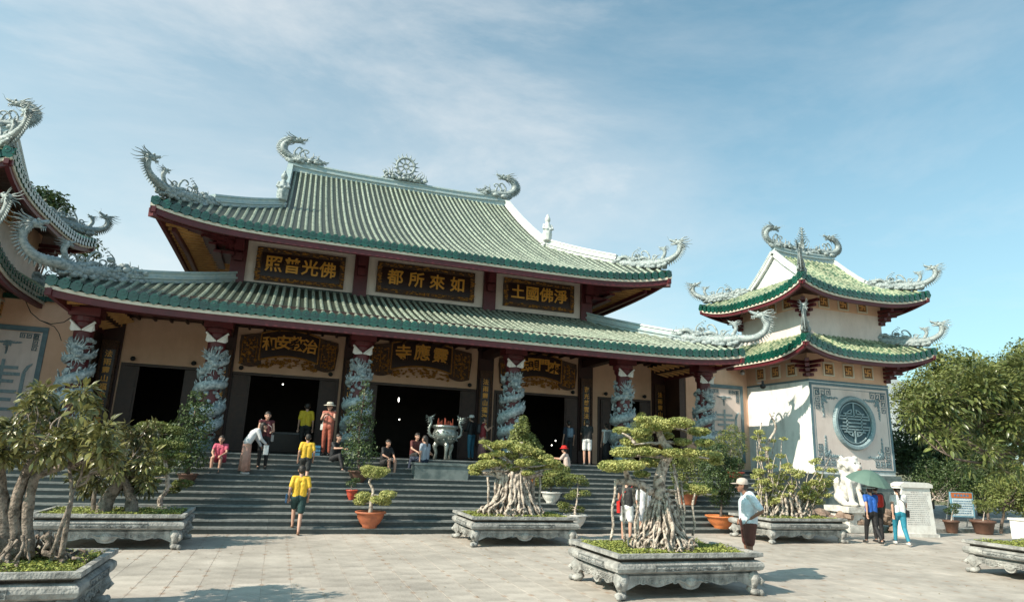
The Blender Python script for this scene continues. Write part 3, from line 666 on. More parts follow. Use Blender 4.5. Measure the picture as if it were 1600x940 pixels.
# dragon columns
def column(x, seed):
    q=random.Random(seed); cx,cy=T(x),22.54
    b=MB().lathe([(.27,ST_Z+.2),(.27,5.62)],18,(cx,cy,0),False); col=b.build('column',M['maroon'],temple,smooth=True)
    MB().lathe([(.46,ST_Z),(.46,ST_Z+.10),(.40,ST_Z+.16),(.36,ST_Z+.30),(.28,ST_Z+.34)],20,(cx,cy,0)).build('column_base',M['marble'],col)
    MB().lathe([(.275,5.22),(.33,5.30),(.33,5.42),(.39,5.46),(.39,5.6),(.34,5.62),(.34,5.75)],16,(cx,cy,0)).bx(cx-.42,cx+.42,cy-.34,cy+.34,5.62,5.868).build('capital',M['maroon'],col)
    # scaled serpent body
    ph=q.uniform(0,6); turns=4.0; pts=[]; rad=[]; n=64
    for i in range(n):
        t=i/(n-1); th=ph+turns*2*math.pi*t; z=2.12+2.55*t+.10*math.sin(t*17+seed)
        r=.27+.08; pts.append((cx+r*math.cos(th),cy+r*math.sin(th),z)); rad.append(.10+.085*math.sin(math.pi*min(1,t*1.1+.05)))
    b=MB().tube(pts,rad,9); s=b.build('coiled_dragon',M['coil'],col,smooth=True)
    f=MB()
    for i in range(2,n-1):
        t=i/(n-1); th=ph+turns*2*math.pi*t; p=Vector(pts[i]); o=Vector((math.cos(th),math.sin(th),0)); spike(f,p+o*rad[i]*.5+Vector((0,0,rad[i]*.75)),o*.5+Vector((0,0,1)),.13,.035)
    for k in range(7):                                  # clawed legs and flames
        th=q.uniform(0,6.28); z=q.uniform(2.3,4.3); o=Vector((math.cos(th),math.sin(th),0)); tt=Vector((-o.y,o.x,0)); p=Vector((cx,cy,z))+o*.36
        f.tube([p,p+tt*.14+Vector((0,0,-.08))+o*.05,p+tt*.2+Vector((0,0,.08))+o*.04],[.05,.045,.035],6)
        for e in(-1,0,1): spike(f,p+tt*.2+Vector((0,0,.08))+o*.04,tt*.5+Vector((0,0,.8+.3*e))+o*e*.3,.12,.022)
    for k in range(190):
        th=q.uniform(0,6.28); z=q.uniform(2.15,5.0); r_=q.uniform(.045,.10); f.ell((cx+.29*math.cos(th),cy+.29*math.sin(th),z),(r_,r_,r_*.8),6,4,noise=.15,seed=k)
    f.build('dragon_fins',M['coil'],s)
    h=MB(); P=Vector((cx-.02,cy-.36,4.55))               # head in front, rays of the mane fanned upward
    h.ell(P+Vector((.02,0,0)),(.17,.13,.15),10,8,noise=.05,seed=seed); h.ell(P+Vector((.10,-.08,-.12)),(.12,.13,.08),9,6); h.ell(P+Vector((.10,-.05,-.25)),(.09,.11,.04),8,5)
    for e in(-1,1): h.ell(P+Vector((e*.08,-.11,.05)),.035,6,5)
    for k in range(13):
        a=R(-75+150*k/12+q.uniform(-4,4)); d=Vector((math.sin(a)*.9,-.05,math.cos(a))); L_=q.uniform(.30,.42)*(1 if abs(a)<1 else .8); wavy(h,P+d*.1,d,L_,.035,.10,k)
    for k in range(6): d=Vector((q.uniform(-1,1),-.3,-1)); wavy(h,P+d*.1+Vector((0,0,-.1)),d,.28,.025,.12,k)
    h.build('dragon_head',M['coil'],s,smooth=True)
    c=MB()
    for e in(-1,1): c.add([(cx+e*.01,cy-.345,5.20),(cx+e*.30,cy-.30,5.44),(cx+e*.33,cy-.24,5.20),(cx+e*.26,cy-.31,5.14),(cx+e*.01,cy-.33,5.17),(cx+e*.30,cy-.25,5.38)],[(0,1,2,3,4),(0,4,5,1)])
    for e in(-1,1): c.tube([(cx+e*.05,cy-.33,5.2),(cx+e*.33,cy-.31,5.45)],.035,5)
    c.build('white_drape',M['white'],col)
for i,x in enumerate((-11.0,-7.3,-2.75,2.75,7.3,11.0)): column(x,i*3+1)

# roofs
UZ,LZ=9.2,5.81
def four(cx,yf,yb,A,Bt,z0,a,b_,D,lift,flare,p,Dtop=None,Btop=None):
    cy=(yf+yb)/2; Dp=(yb-yf)/2; sideB=Dp-D
    F=RoofSide((cx,yf),(1,0),(0,1),A,Bt,D,z0,a,b_,lift,flare,p,Dtop,Btop)
    Bk=RoofSide((cx,yb),(-1,0),(0,-1),A,Bt,D,z0,a,b_,lift,flare,p,Dtop,Btop)
    dx=A-Bt
    Lf=RoofSide((cx-A,cy),(0,-1),(1,0),Dp,sideB,dx,z0,a*D/dx,b_*(D/dx)**2,lift,flare,p)
    Rt=RoofSide((cx+A,cy),(0,1),(-1,0),Dp,sideB,dx,z0,a*D/dx,b_*(D/dx)**2,lift,flare,p)
    return F,Bk,Lf,Rt
# upper roof
DU=28.23-23.4; DR=34.56-23.4
F,Bk,Lf,Rt=four(TX,23.40,45.72,9.65,6.0,UZ+.34,.456,.0145,DU,.42,.32,7.,DR,6.08)
d=MB(); [deck_mesh(s_,d) for s_ in(F,Bk,Lf,Rt)]
uroof=d.build('upper_roof',M['deck'],temple,smooth=True)
eave(F,temple,uroof,.262); 
for s_ in(Lf,Rt,Bk): eave(s_,temple,uroof,.262,rows=False,joined=True)
zin=9.9
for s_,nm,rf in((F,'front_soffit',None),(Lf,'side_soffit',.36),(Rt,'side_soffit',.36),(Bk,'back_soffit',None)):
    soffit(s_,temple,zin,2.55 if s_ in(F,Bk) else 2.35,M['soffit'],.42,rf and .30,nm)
# gable walls, ridges
for s in(-1,1):
    g=MB(); X=TX+s*5.93; ys=[28.2+k*(6.36/8) for k in range(9)]; fz=lambda y: F.z0+F.a*(y-23.4)+F.b*(y-23.4)**2-.03
    pts=[(y,fz(y)) for y in ys]; pts+=[(69.12-y,z) for y,z in pts[-2::-1]]
    v=[(X,y,z) for y,z in pts]; g.add(v+[(X-s*.2,y,z) for y,z in pts],[tuple(range(len(pts))),tuple(range(2*len(pts)-1,len(pts)-1,-1))]); g.build('gable_wall',M['pale'],temple)
    for sg in(0,1):
        path=[]
        for k in range(9):
            y=34.56-(34.56-28.0)*k/8; z=fz(y)+.05; path.append((TX+s*6.12,y if not sg else 69.12-y,z))
        MB().sweep(path,rp(.95,1.)).build('verge_ridge',M['ridgew'] if s>0 else M['ridge'],temple)  # right verge takes the sunlit white copy, left the bluish one
        # hip ridge rising to the corner
        side=F if not sg else Bk; path=[]
        for k in range(15):
            d_=DU*(1-k/14)-(.12 if k==14 else 0); d_=max(d_,DU*.40 if sg==0 else .3); h=side.hw(d_); path.append(side.pos((s if not sg else -s)*h,d_,.05+.10*max(0,(k-9)/5)))
        MB().sweep(path,rp(.9,.95)).build('hip_ridge',M['ridgew'] if s>0 else M['ridge'],temple)  # sunlit white painted on the right hips only
        h0=side.hw(0); tip=side.pos(s*h0,0.0,.05)
        if sg==0:
            pa=side.pos(s*side.hw(1.5),1.5); ang=math.atan2(tip.y-pa.y,tip.x-pa.x)
            place_dragon(HIP,temple,tip+Vector((0,0,.10)),ang,1.0,pitch=-.12)
            figurine(temple,(TX+s*6.12,27.9,12.2),1.25,'ridgew' if s>0 else 'dragon')  # right-hand figure gets the sunlit white as its colour
path=[(TX-6.28+12.56*k/24,34.56,16.42+.22*abs(-1+2*k/24)**4) for k in range(25)]
MB().sweep(path,rp(1.1,1.25)).build('main_ridge',M['ridge'],temple)
for s in(-1,1): place_dragon(RID,temple,(TX+s*6.1,34.5,16.92),0 if s>0 else math.pi,1.42)
# wheel of the law on the ridge
wz=17.78; wl=MB(); n=28
wl.tube([(TX+.5*math.cos(2*math.pi*k/n),34.5,wz+.5*math.sin(2*math.pi*k/n)) for k in range(n+1)],.075,7).tube([(TX+.17*math.cos(2*math.pi*k/12),34.5,wz+.17*math.sin(2*math.pi*k/12)) for k in range(13)],.05,6)
for k in range(8): a=math.pi*k/4+.2; wl.tube([(TX+.1*math.cos(a),34.5,wz+.1*math.sin(a)),(TX+.5*math.cos(a),34.5,wz+.5*math.sin(a))],.045,6)
for k in range(16): a=2*math.pi*k/16; wavy(wl,(TX+.52*math.cos(a),34.5,wz+.52*math.sin(a)),(math.cos(a),0,math.sin(a)+.3),.28,.06,.12,k)
wh=wl.build('dharma_wheel',M['dragon'],temple,smooth=True)
cl=MB(); clouds(cl,-1.25,1.25,.40,90,8,wy=.2); clouds(cl,-.8,.8,.65,50,9,wy=.2)
for s in(-1,1):
    for k in range(4): wavy(cl,(s*(.62+.17*k),0,.2),(s*.4,0,.9),.62-.1*k,.06,.15,k)
me=cl.mesh('cloud_base',smooth=True); me.materials.append(M['dragon']); link('cloud_base',me,wh,Vector((TX,34.5,16.92))-wloc(wh))

# upper storey
UW=7.3
MB().bx(T(-UW),T(UW),WY,WY+.25,7.2,9.98).build('upper_wall',M['pale'],temple)
MB().bx(T(-UW),T(-UW+.25),WY+.252,BY,7.2,9.98).bx(T(UW-.25),T(UW),WY+.252,BY,7.2,9.98).bx(T(-UW),T(UW),BY-.25,BY,7.2,9.9).build('upper_side_wall',M['pale'],temple)
for x in(-7.3,-2.72,2.72,7.3):
    p=MB().bx(T(x)-.27,T(x)+.27,WY-.16,WY-.002,7.5,9.95).build('upper_pilaster',M['maroon'],temple)
    MB().bx(T(x)-.16,T(x)+.16,WY-.5,WY-.162,9.15,9.6).bx(T(x)-.12,T(x)+.12,WY-.9,WY-.16,9.62,9.86).bx(T(x)-.14,T(x)+.14,WY-.36,WY-.161,8.8,9.1).build('bracket',M['maroon'],p)
MB().bx(T(-UW+.27),T(UW-.27),WY-.12,WY-.003,9.72,9.97).build('wall_plate',M['maroon'],temple)
def sign(cx,hw,z0,z1,txt):
    o=MB().bx(T(cx)-hw,T(cx)+hw,WY-.10,WY-.003,z0,z1).build('sign_board',M['lacquer'],temple)
    g=MB(); t=.19
    g.bx(T(cx)-hw,T(cx)-hw+t,WY-.135,WY-.101,z0,z1).bx(T(cx)+hw-t,T(cx)+hw,WY-.135,WY-.101,z0,z1).bx(T(cx)-hw+t,T(cx)+hw-t,WY-.135,WY-.101,z0,z0+t).bx(T(cx)-hw+t,T(cx)+hw-t,WY-.135,WY-.101,z1-t,z1)
    g.build('sign_frame',M['carve'],o)
    g=MB(); q=random.Random(int(cx*9)+77)
    for i in range(150):
        if i%3: x=T(cx)+q.uniform(-hw+.05,hw-.05); z=q.choice((z0,z1))+0; z=z+q.uniform(.04,t-.03)*(1 if z==z0 else -1)
        else: x=T(cx)+q.choice((-1,1))*(hw-q.uniform(.03,t-.03)); z=q.uniform(z0,z1)
        g.ell((x,WY-.137,z),(q.uniform(.03,.09),.025,q.uniform(.018,.035)),6,4,noise=.2,seed=i)
    g.build('gilded_carving',M['gold'],o)
    for i,ch in enumerate(txt):
        me=text_mesh(ch,.66,.015,.012); me.materials.append(M['goldt']); link('gold_character',me,o,Vector((T(cx)+(-1+2*(i+.5)/len(txt))*(hw-t-.12),WY-.118,(z0+z1)/2))-wloc(o))
sign(-5.02,1.66,8.18,9.50,'照普光佛'); sign(-.02,2.06,8.26,9.54,'都所來如'); sign(5.02,1.66,8.30,9.54,'土國佛淨')
# brackets and beams under the upper corners
for s in(-1,1):
    b=MB()
    for k in range(5): b.box((T(s*(7.55+.42*k)),WY-.30-.34*k,9.42+.03*k),(.75-.08*k,.22,.17),rz=math.atan2(-s*1,1)*0+s*-.7).box((T(s*(7.5+.40*k)),WY-.25-.33*k,9.20+.08*k),(.20,.6,.12),rz=s*.8)
    for k in range(3): b.bx(T(s*7.8)-.35,T(s*7.8)+.35,WY-.5+k*.01,WY+1.0,8.95+.28*k,9.07+.28*k).bx(T(s*(8.0+.2*k))-.12,T(s*(8.0+.2*k))+.12,WY-.9,WY+1.6,8.85+.28*k,8.94+.28*k)
    b.build('corner_bracket',M['maroon'],temple)
    P0=Vector((T(s*7.2),WY,9.75)); P1=F.pos(s*9.62,.1,-.55)
    MB().sweep([P0,P0.lerp(P1,.5)+Vector((0,0,-.06)),P1],[(-.12,-.16),(.12,-.16),(.12,.14),(-.12,.14)]).build('hip_rafter',M['maroon'],temple)
    MB().bx(T(s*8.5)-.10,T(s*8.5)+.10,24.6,44,9.46,9.66).build('eave_purlin',M['maroon'],temple)
    MB().sweep([Rt.pos(-9.9 if s>0 else 0,.4,-.6) if 0 else Vector((T(s*9.35),24.2,9.22)),Vector((T(s*9.2),26.5,9.12)),Vector((T(s*9.2),44,9.12))],[(-.07,-.08),(.07,-.08),(.07,.08),(-.07,.08)]).build('eave_purlin',M['maroon'],temple)
# lower skirt roof
DL=WY-20.94
LF,LB,LL,LR=four(TX,20.94,48.26,11.45,7.3,LZ+.34,.315,.012,DL,.26,.22,9.)
d=MB(); [deck_mesh(s_,d) for s_ in(LF,LL,LR)]
lroof=d.build('lower_roof',M['deck'],temple,smooth=True)
eave(LF,temple,lroof,.262,fas=(.10,.16,.19))
for s_ in(LL,LR): eave(s_,temple,lroof,.262,rows=False,joined=True)
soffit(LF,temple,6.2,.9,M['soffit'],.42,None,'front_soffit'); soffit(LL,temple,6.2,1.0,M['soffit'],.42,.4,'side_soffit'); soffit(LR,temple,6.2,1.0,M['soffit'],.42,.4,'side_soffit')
for s in(-1,1):
    path=[]
    for k in range(15):
        d_=max(DL*.36,DL*(1-k/14)); h=LF.hw(d_); path.append(LF.pos(s*h,d_,.05+.08*max(0,(k-9)/5)))
    MB().sweep(path,rp(.9,.95)).build('hip_ridge',M['ridgew'] if 0 else M['ridge'],temple)
    pa=LF.pos(s*LF.hw(1.5),1.5); pb=LF.pos(s*LF.hw(0),0); ang=math.atan2(pb.y-pa.y,pb.x-pa.x)
    place_dragon(HIPF,temple,LF.pos(s*LF.hw(0),0,.10),ang,1.05,pitch=-.12)
MB().sweep([(T(-7.5),WY-.02,8.02),(T(7.5),WY-.02,8.02)],[(-.06,-.1),(.1,-.1),(.1,.06),(-.06,.06)]).build('apron_flashing',M['deck'],temple)

# ---------------------------------------------------------------- bell towers
def manji(parent,c,s,ax,ay):
    "lattice window: frame, dark opening, gilded bars"
    c=Vector(c); ax=Vector(ax); n=Vector(ay)
    def bar(mb,u0,u1,v0,v1,d0,d1):
        vs=[c+ax*u+Vector((0,0,v))+n*d for u in(u0,u1) for v in(v0,v1) for d in(d0,d1)]
        mb.add(vs,[(0,1,3,2),(4,6,7,5),(0,4,5,1),(2,3,7,6),(0,2,6,4),(1,5,7,3)])
    f=MB(); h=s/2; t=.055
    for a in((-h-t,-h,-h-t,h+t),(h,h+t,-h-t,h+t),(-h,h,h,h+t),(-h,h,-h-t,-h)): bar(f,*a,-.02,.05)
    fr=f.build('window_frame',M['cream'],parent)
    g=MB(); bar(g,-h,h,-h,h,.004,.012); g.build('dark_opening',M['lacquer'],fr)
    g=MB(); q=h*.66; b_=.032
    for a in((-b_,b_,-q,q),(-q,-b_-.001,-b_,b_),(b_+.001,q,-b_,b_),(b_+.001,q,q-2*b_,q),(-q,-b_-.001,-q,-q+2*b_),(-q,-q+2*b_,b_+.001,q),(q-2*b_,q,-q,-b_-.001)): bar(g,*a,.014,.035)
    for a in((-h*.93,-h*.85,-h*.93,h*.93),(h*.85,h*.93,-h*.93,h*.93),(-h*.84,h*.84,h*.85,h*.93),(-h*.84,h*.84,-h*.93,-h*.85)): bar(g,*a,.014,.03)
    g.build('lattice',M['rafter'],fr)
def cloud_relief(mb,c,s,fx,fz,y,seed):
    q=random.Random(seed); c=Vector(c)
    for arm in((1,0),(0,1),(.7,.7)):
        for k in range(7):
            t=k/6; l=s*(1.0 if arm!=(.7,.7) else .35)
            p=c+Vector((fx*arm[0]*l*t,0,fz*arm[1]*l*t)); r=s*.14*(1-.75*t)
            pts=[p+Vector((r*(1-.6*i/7)*math.cos(i*.9+k),0,r*(1-.6*i/7)*math.sin(i*.9+k))) for i in range(8)]
            mb.tube(pts,[.025*(1-.5*i/7) for i in range(8)],5)
            for e in range(2): a=q.uniform(0,6.3); wavy(mb,p,(math.cos(a)*.6+fx*arm[0],0,math.sin(a)*.6+fz*arm[1]),s*.24*(1-.4*t),.022,.2,k)
def fret(mb,c,s,fx,fz,y):
    c=Vector(c)
    for j in range(3):
        for ax in(0,1):
            p=c+(Vector((fx*s*(.12+.30*j),0,fz*s*.10)) if ax==0 else Vector((fx*s*.10,0,fz*s*(.12+.30*j))))
            a=s*.13; pts=[p+Vector((u*a*fx,0,v*a*fz)) for u,v in((-.9,-.9),(.9,-.9),(.9,.9),(-.5,.9),(-.5,-.3),(.3,-.3),(.3,.35))]
            for i in range(6):
                q0,q1=pts[i],pts[i+1]; mb.bx(min(q0.x,q1.x)-.012,max(q0.x,q1.x)+.012,y-.022,y-.002,min(q0.z,q1.z)-.012,max(q0.z,q1.z)+.012)
def tower(cx,cy,label,right=True,xd=0.):
    t=thing('bell_tower',label,'tower',(cx,cy,0))
    hx,hy=2.1,2.0+xd; x0,x1,y0,y1=cx-hx,cx+hx,cy-hy,cy+hy
    MB().bx(x0-.28,x1+.28,y0-.28,y1+.28,-.3,1.42).bx(x0-.36,x1+.36,y0-.36,y1+.36,1.42,1.62).bx(x0-.14,x1+.14,y0-.14,y1+.14,1.62,1.80).build('plinth',M['marble'],t)
    MB().bx(x0,x1,y0,y1,1.80,5.50).build('lower_wall',M['white'],t)
    MB().bx(x0+.01,x1-.01,y0+.01,y1-.01,5.50,6.95).build('frieze',M['pink'],t)
    MB().bx(x0-.02,x1+.02,y0-.02,y1+.02,5.44,5.52).build('frieze_trim',M['slate'],t)
    MB().bx(x0+.01,x1-.01,y0+.01,y1-.01,6.95,8.52).build('upper_wall',M['pale'],t)
    MB().bx(x0,x1,y0,y1,8.52,9.45).build('upper_frieze',M['pink'],t)
    sx=-1 if right else 1                                # the face turned to the court
    for k in range(3):
        manji(t,(cx-1.05+k*1.05,y0,5.98 if 1 else 0),.46,(1,0,0),(0,-1,0)); manji(t,(cx-1.05+k*1.05,y0,8.86),.46,(1,0,0),(0,-1,0))
        X=x0 if right else x1
        manji(t,(X,cy-1.1+k*.95,5.98),.46,(0,sx*1.,0),(sx,0,0)); manji(t,(X,cy-1.1+k*.95,8.86),.46,(0,sx*1.,0),(sx,0,0))
    # decorated front
    b=MB(); z0,z1=1.95,5.40; w=.10
    b.bx(x0+.0,x0+w,y0-.03,y0-.002,z0,z1).bx(x1-w,x1,y0-.03,y0-.002,z0,z1).bx(x0+w,x1-w,y0-.03,y0-.002,z1-w,z1).bx(x0+w,x1-w,y0-.03,y0-.002,z0,z0+.06)
    b.bx(x0+w+.08,x0+w+.10,y0-.02,y0-.002,z0+.1,z1-w-.1).bx(x1-w-.10,x1-w-.08,y0-.02,y0-.002,z0+.1,z1-w-.1).bx(x0+w+.1,x1-w-.1,y0-.02,y0-.002,z1-w-.12,z1-w-.10)
    b.build('panel_border',M['slate'],t)
    MB().bx(x0+.02,x1-.02,y0-.012,y0-.001,z0,z1-.01).build('painted_panel',M['pale'],t)
    f=MB(); cl=MB()
    for fx in(-1,1):
        for fz in(-1,1):
            c=(cx-fx*(hx-.24),y0-.01,(z1-.26) if fz<0 else (z0+.20)); fret(f,c,.95,fx,fz,y0-.012)
            cloud_relief(cl,(cx-fx*(hx-.62),y0-.02,(z1-.58) if fz<0 else (z0+.55)),.72,fx,fz,y0,int(fx*3+fz+9))
    f.build('fret_ornament',M['slate'],t); cl.build('cloud_relief',M['relief'],t,smooth=True)
    # round longevity window
    c=Vector((cx+.06,y0,3.86)); n=36
    ring=MB(); prof=[(.90,-.02),(.90,-.10),(.95,-.15),(1.05,-.15),(1.10,-.02)]; 
    for k in range(n):
        a=2*math.pi*k/n
        for r,d in prof: ring.v.append((c.x+r*math.cos(a),c.y+d,c.z+r*math.sin(a)))
    m_=len(prof)
    for k in range(n):
        for j in range(m_-1): k2=(k+1)%n; ring.f.append((k*m_+j,k*m_+j+1,k2*m_+j+1,k2*m_+j))
    rg=ring.build('round_window_frame',M['relief'],t,smooth=False)
    MB().add([(c.x+.91*math.cos(2*math.pi*k/n),c.y-.018,c.z+.91*math.sin(2*math.pi*k/n)) for k in range(n)],[tuple(range(n))]).build('window_back',M['slated'],rg)
    s=MB(); y=c.y-.05
    def bar(xa,xb,za,zb): s.bx(c.x+min(xa,xb),c.x+max(xa,xb),y-.025,y+.02,c.z+min(za,zb),c.z+max(za,zb))
    def arc(r,a0,a1,w=.035,k=12): s.tube([(c.x+r*math.cos(R(a0+(a1-a0)*i/k)),y,c.z+r*math.sin(R(a0+(a1-a0)*i/k))) for i in range(k+1)],w,4)
    for z,h in((.17,.93),(.0,.70),(-.17,.93)): bar(-h,h,z-.035,z+.035)
    for sg in(1,-1):
        arc(.93,12*sg,168*sg); bar(-.035,.035,.30*sg,.93*sg); bar(-.88,.88,.30*sg-.03,.30*sg+.03)
        for e in(-1,1):
            arc(.62,(28*sg if e>0 else 152*sg),(80*sg if e>0 else 100*sg),.03,6); bar(e*.12,e*.62,.42*sg-.03,.42*sg+.03); bar(e*.12,e*.18,.42*sg,.62*sg)
        for e in(-1,1): bar(e*.40,e*.46,.0,.30*sg)
    s.v=[(c.x+(v[0]-c.x)*.88,v[1],c.z+(v[2]-c.z)*.88) for v in s.v]
    s.build('longevity_lattice',M['relief'],rg)
    # roofs
    for lvl,(ze,A,Dd,Bt,a,b_,lift,Dt,Bt2) in enumerate(((6.24,3.25,1.35,1.95,.60,.06,.50,None,None),(8.74,3.25,1.72,1.70,.50,.075 if not xd else .02,.46,3.15+xd,1.72))):
        Fr,Bc,Le,Ri=four(cx,cy-3.2-xd,cy+3.2+xd,A,A-Dd if Bt2 is None else Bt2,ze+.34,a,b_,Dd if Bt2 is None else A-Bt2,lift,.18,3.2,Dt,Bt2)
        rm=MB(); [deck_mesh(q_,rm,nx=26,nd=8) for q_ in(Fr,Bc,Le,Ri)]
        rf=rm.build('tiled_roof',M['deck'],t,smooth=True)
        vis_=(Fr,Le) if right else (Fr,Ri)
        for q_ in(Fr,Bc,Le,Ri): eave(q_,t,rf,.245,rows=q_ in vis_,joined=q_ not in vis_,rowmat='rowg',fas=(.09,.1,.14),n=40)
        for q_ in(Fr,Bc,Le,Ri): soffit(q_,t,ze+.35,1.2,M['soffit'],.36,None,'soffit')
        DD=Dd if Bt2 is None else A-Bt2
        for q_ in(Fr,Bc):
            for sg in(-1,1):
                path=[]
                for k in range(11): d_=max(DD*.45,DD*(1-k/10)); path.append(q_.pos(sg*q_.hw(d_),d_,.03+.10*max(0,(k-6)/4)))
                MB().sweep(path,rp(.5,.42)).build('hip_ridge',M['ridgew'],t)
                fw=q_ is Fr; mir=(sg>0)==fw
                pa=q_.pos(sg*q_.hw(.6),.6); pb=q_.pos(sg*q_.hw(0),0); ang=math.atan2(pb.y-pa.y,pb.x-pa.x)
                if True: place_dragon(HIP,t,q_.pos(sg*q_.hw(0),0,.08),ang,.84,pitch=-.07)
        if Bt2:
            for sg in(-1,1):
                X=cx+sg*(Bt2-.06); g=MB(); fz=lambda y: Fr.z0+a*y+b_*y*y-.02
                ys=[1.6+k*((1.6+xd)/6) for k in range(7)]; pts=[(cy-3.2-xd+y,fz(y)) for y in ys]; pts+=[(2*cy-y,z) for y,z in pts[-2::-1]]
                g.add([(X,y,z) for y,z in pts]+[(X-sg*.15,y,z) for y,z in pts],[tuple(range(len(pts))),tuple(range(2*len(pts)-1,len(pts)-1,-1))]); g.build('gable_wall',M['white'],t)
                for e in(-1,1):
                    MB().sweep([(cx+sg*(Bt2+.03),cy+e*(3.2+xd-y),fz(y)+.04) for y in [3.2+xd,2.6+xd*.6,2.0+xd*.2,1.6]],rp(.5,.45)).build('verge_ridge',M['ridgew'],t)
            zr=fz(3.2+xd)+.05
            MB().sweep([(cx-1.75+3.5*k/10,cy,zr+.10*abs(-1+k/5)**3) for k in range(11)],rp(.8,.75)).build('main_ridge',M['ridge'],t)
            for sg in(-1,1): place_dragon(RID,t,(cx+sg*1.75,cy,zr+.33),0 if sg>0 else math.pi,1.0)
            fi=MB(); fi.tube([(cx,cy,zr+.2),(cx,cy,zr+1.5)],[.08,.03],7)
            for k in range(9):
                z=zr+.28+k*.14; rr=.62*(1-k/11.)
                for e in(-1,1): wavy(fi,(cx,cy,z),(e,0,.55),rr,.045,.22,k+e); wavy(fi,(cx,cy,z),(e*.3,e*.4,.7),rr*.6,.035,.2,k)
            clouds_=MB(); clouds(clouds_,-.8,.8,.25,36,3,wy=.1); fi.v+= [] 
            fo=fi.build('ridge_finial',M['dragon'],t,smooth=True); me=clouds_.mesh('cloud_base',smooth=True); me.materials.append(M['dragon']); link('cloud_base',me,fo,Vector((cx,cy,zr+.22))-wloc(fo))
        # corner brackets under the eaves
        for sgx in(-1,1):
            for sgy in(-1,1):
                k_=MB(); X=cx+sgx*hx; Y=cy+sgy*hy; zb=ze-.55
                for j in range(4): k_.box((X+sgx*.12*j,Y+sgy*.12*j,zb+.17*j),(.30+.12*j,.16,.13),rz=sgx*sgy*R(45)); k_.box((X+sgx*.10*j,Y-sgy*.1,zb+.17*j),(.26+.18*j,.14,.12)); k_.box((X-sgx*.1,Y+sgy*.10*j,zb+.17*j),(.14,.26+.18*j,.12))
                k_.build('corner_bracket',M['maroon'],t)
    return t
TWX,TWY=22.12,22.95
tower(TWX,TWY,'square two-roofed tower with round longevity window beside the leafy trees')
# its twin at the left edge
tower(-10.95,TWY+.9,'twin tower at the left edge, mostly cut off, with dragons on its eaves',False,.9)
# wing walls between hall and towers
def wing(s,label):
    x0,x1=sorted((T(s*11.62),T(s*14.93))); Y=24.7
    w_=thing('wing_wall',label,'wall',((x0+x1)/2,Y,0))
    MB().bx(x0,x1,Y,Y+.3,ST_Z,6.35).build('plaster_wall',M['pink'],w_)
    MB().bx(x0-.0,x1,Y-.12,Y+.42,6.35,6.5).build('coping',M['green'],w_)
    a,b_=sorted((T(s*12.55),T(s*14.62)))
    MB().bx(a+.1,b_-.1,Y-.02,Y-.001,2.3,5.32).build('pale_panel',M['pale'],w_)
    MB().bx(a,a+.14,Y-.05,Y-.002,2.1,5.5).bx(b_-.14,b_,Y-.05,Y-.002,2.1,5.5).bx(a+.14,b_-.14,Y-.05,Y-.002,5.34,5.5).bx(a+.14,b_-.14,Y-.05,Y-.002,2.1,2.28).build('panel_border',M['slate'],w_)
    f=MB(); fret(f,(a+.22,Y-.02,5.26),.62,1,-1,Y-.02); fret(f,(b_-.22,Y-.02,5.26),.62,-1,-1,Y-.02); f.build('fret_ornament',M['slate'],w_)
    c=(a+b_)/2; g=MB()
    for z,h in((4.15,.42),(3.95,.50),(3.72,.36),(3.4,.5),(3.15,.4),(2.85,.5)): g.bx(c-h,c+h,Y-.05,Y-.021,z-.05,z+.05)
    g.bx(c-.05,c+.05,Y-.052,Y-.0505,2.8,4.4)
    for e in(-1,1): g.bx(c+e*.6-.05,c+e*.6+.05,Y-.05,Y-.021,2.6,4.0); g.tube([(c+e*.6,Y-.035,4.0),(c+e*.68,Y-.035,4.2),(c+e*.78,Y-.035,4.3)],[.05,.05,.02],5)
    g.build('longevity_symbol',M['relief'],w_)
    k=MB(); cloud_relief(k,(c,Y-.03,4.95),.34,1,-1,Y,4); cloud_relief(k,(c,Y-.03,4.95),.34,-1,-1,Y,5); k.build('bat_relief',M['relief'],w_,smooth=True)
    return w_
wing(1,'plaster wall with bordered longevity panel between the last dragon column and the round-window tower'); wing(-1,'plaster wall with bordered longevity panel behind the large-leaved tree')
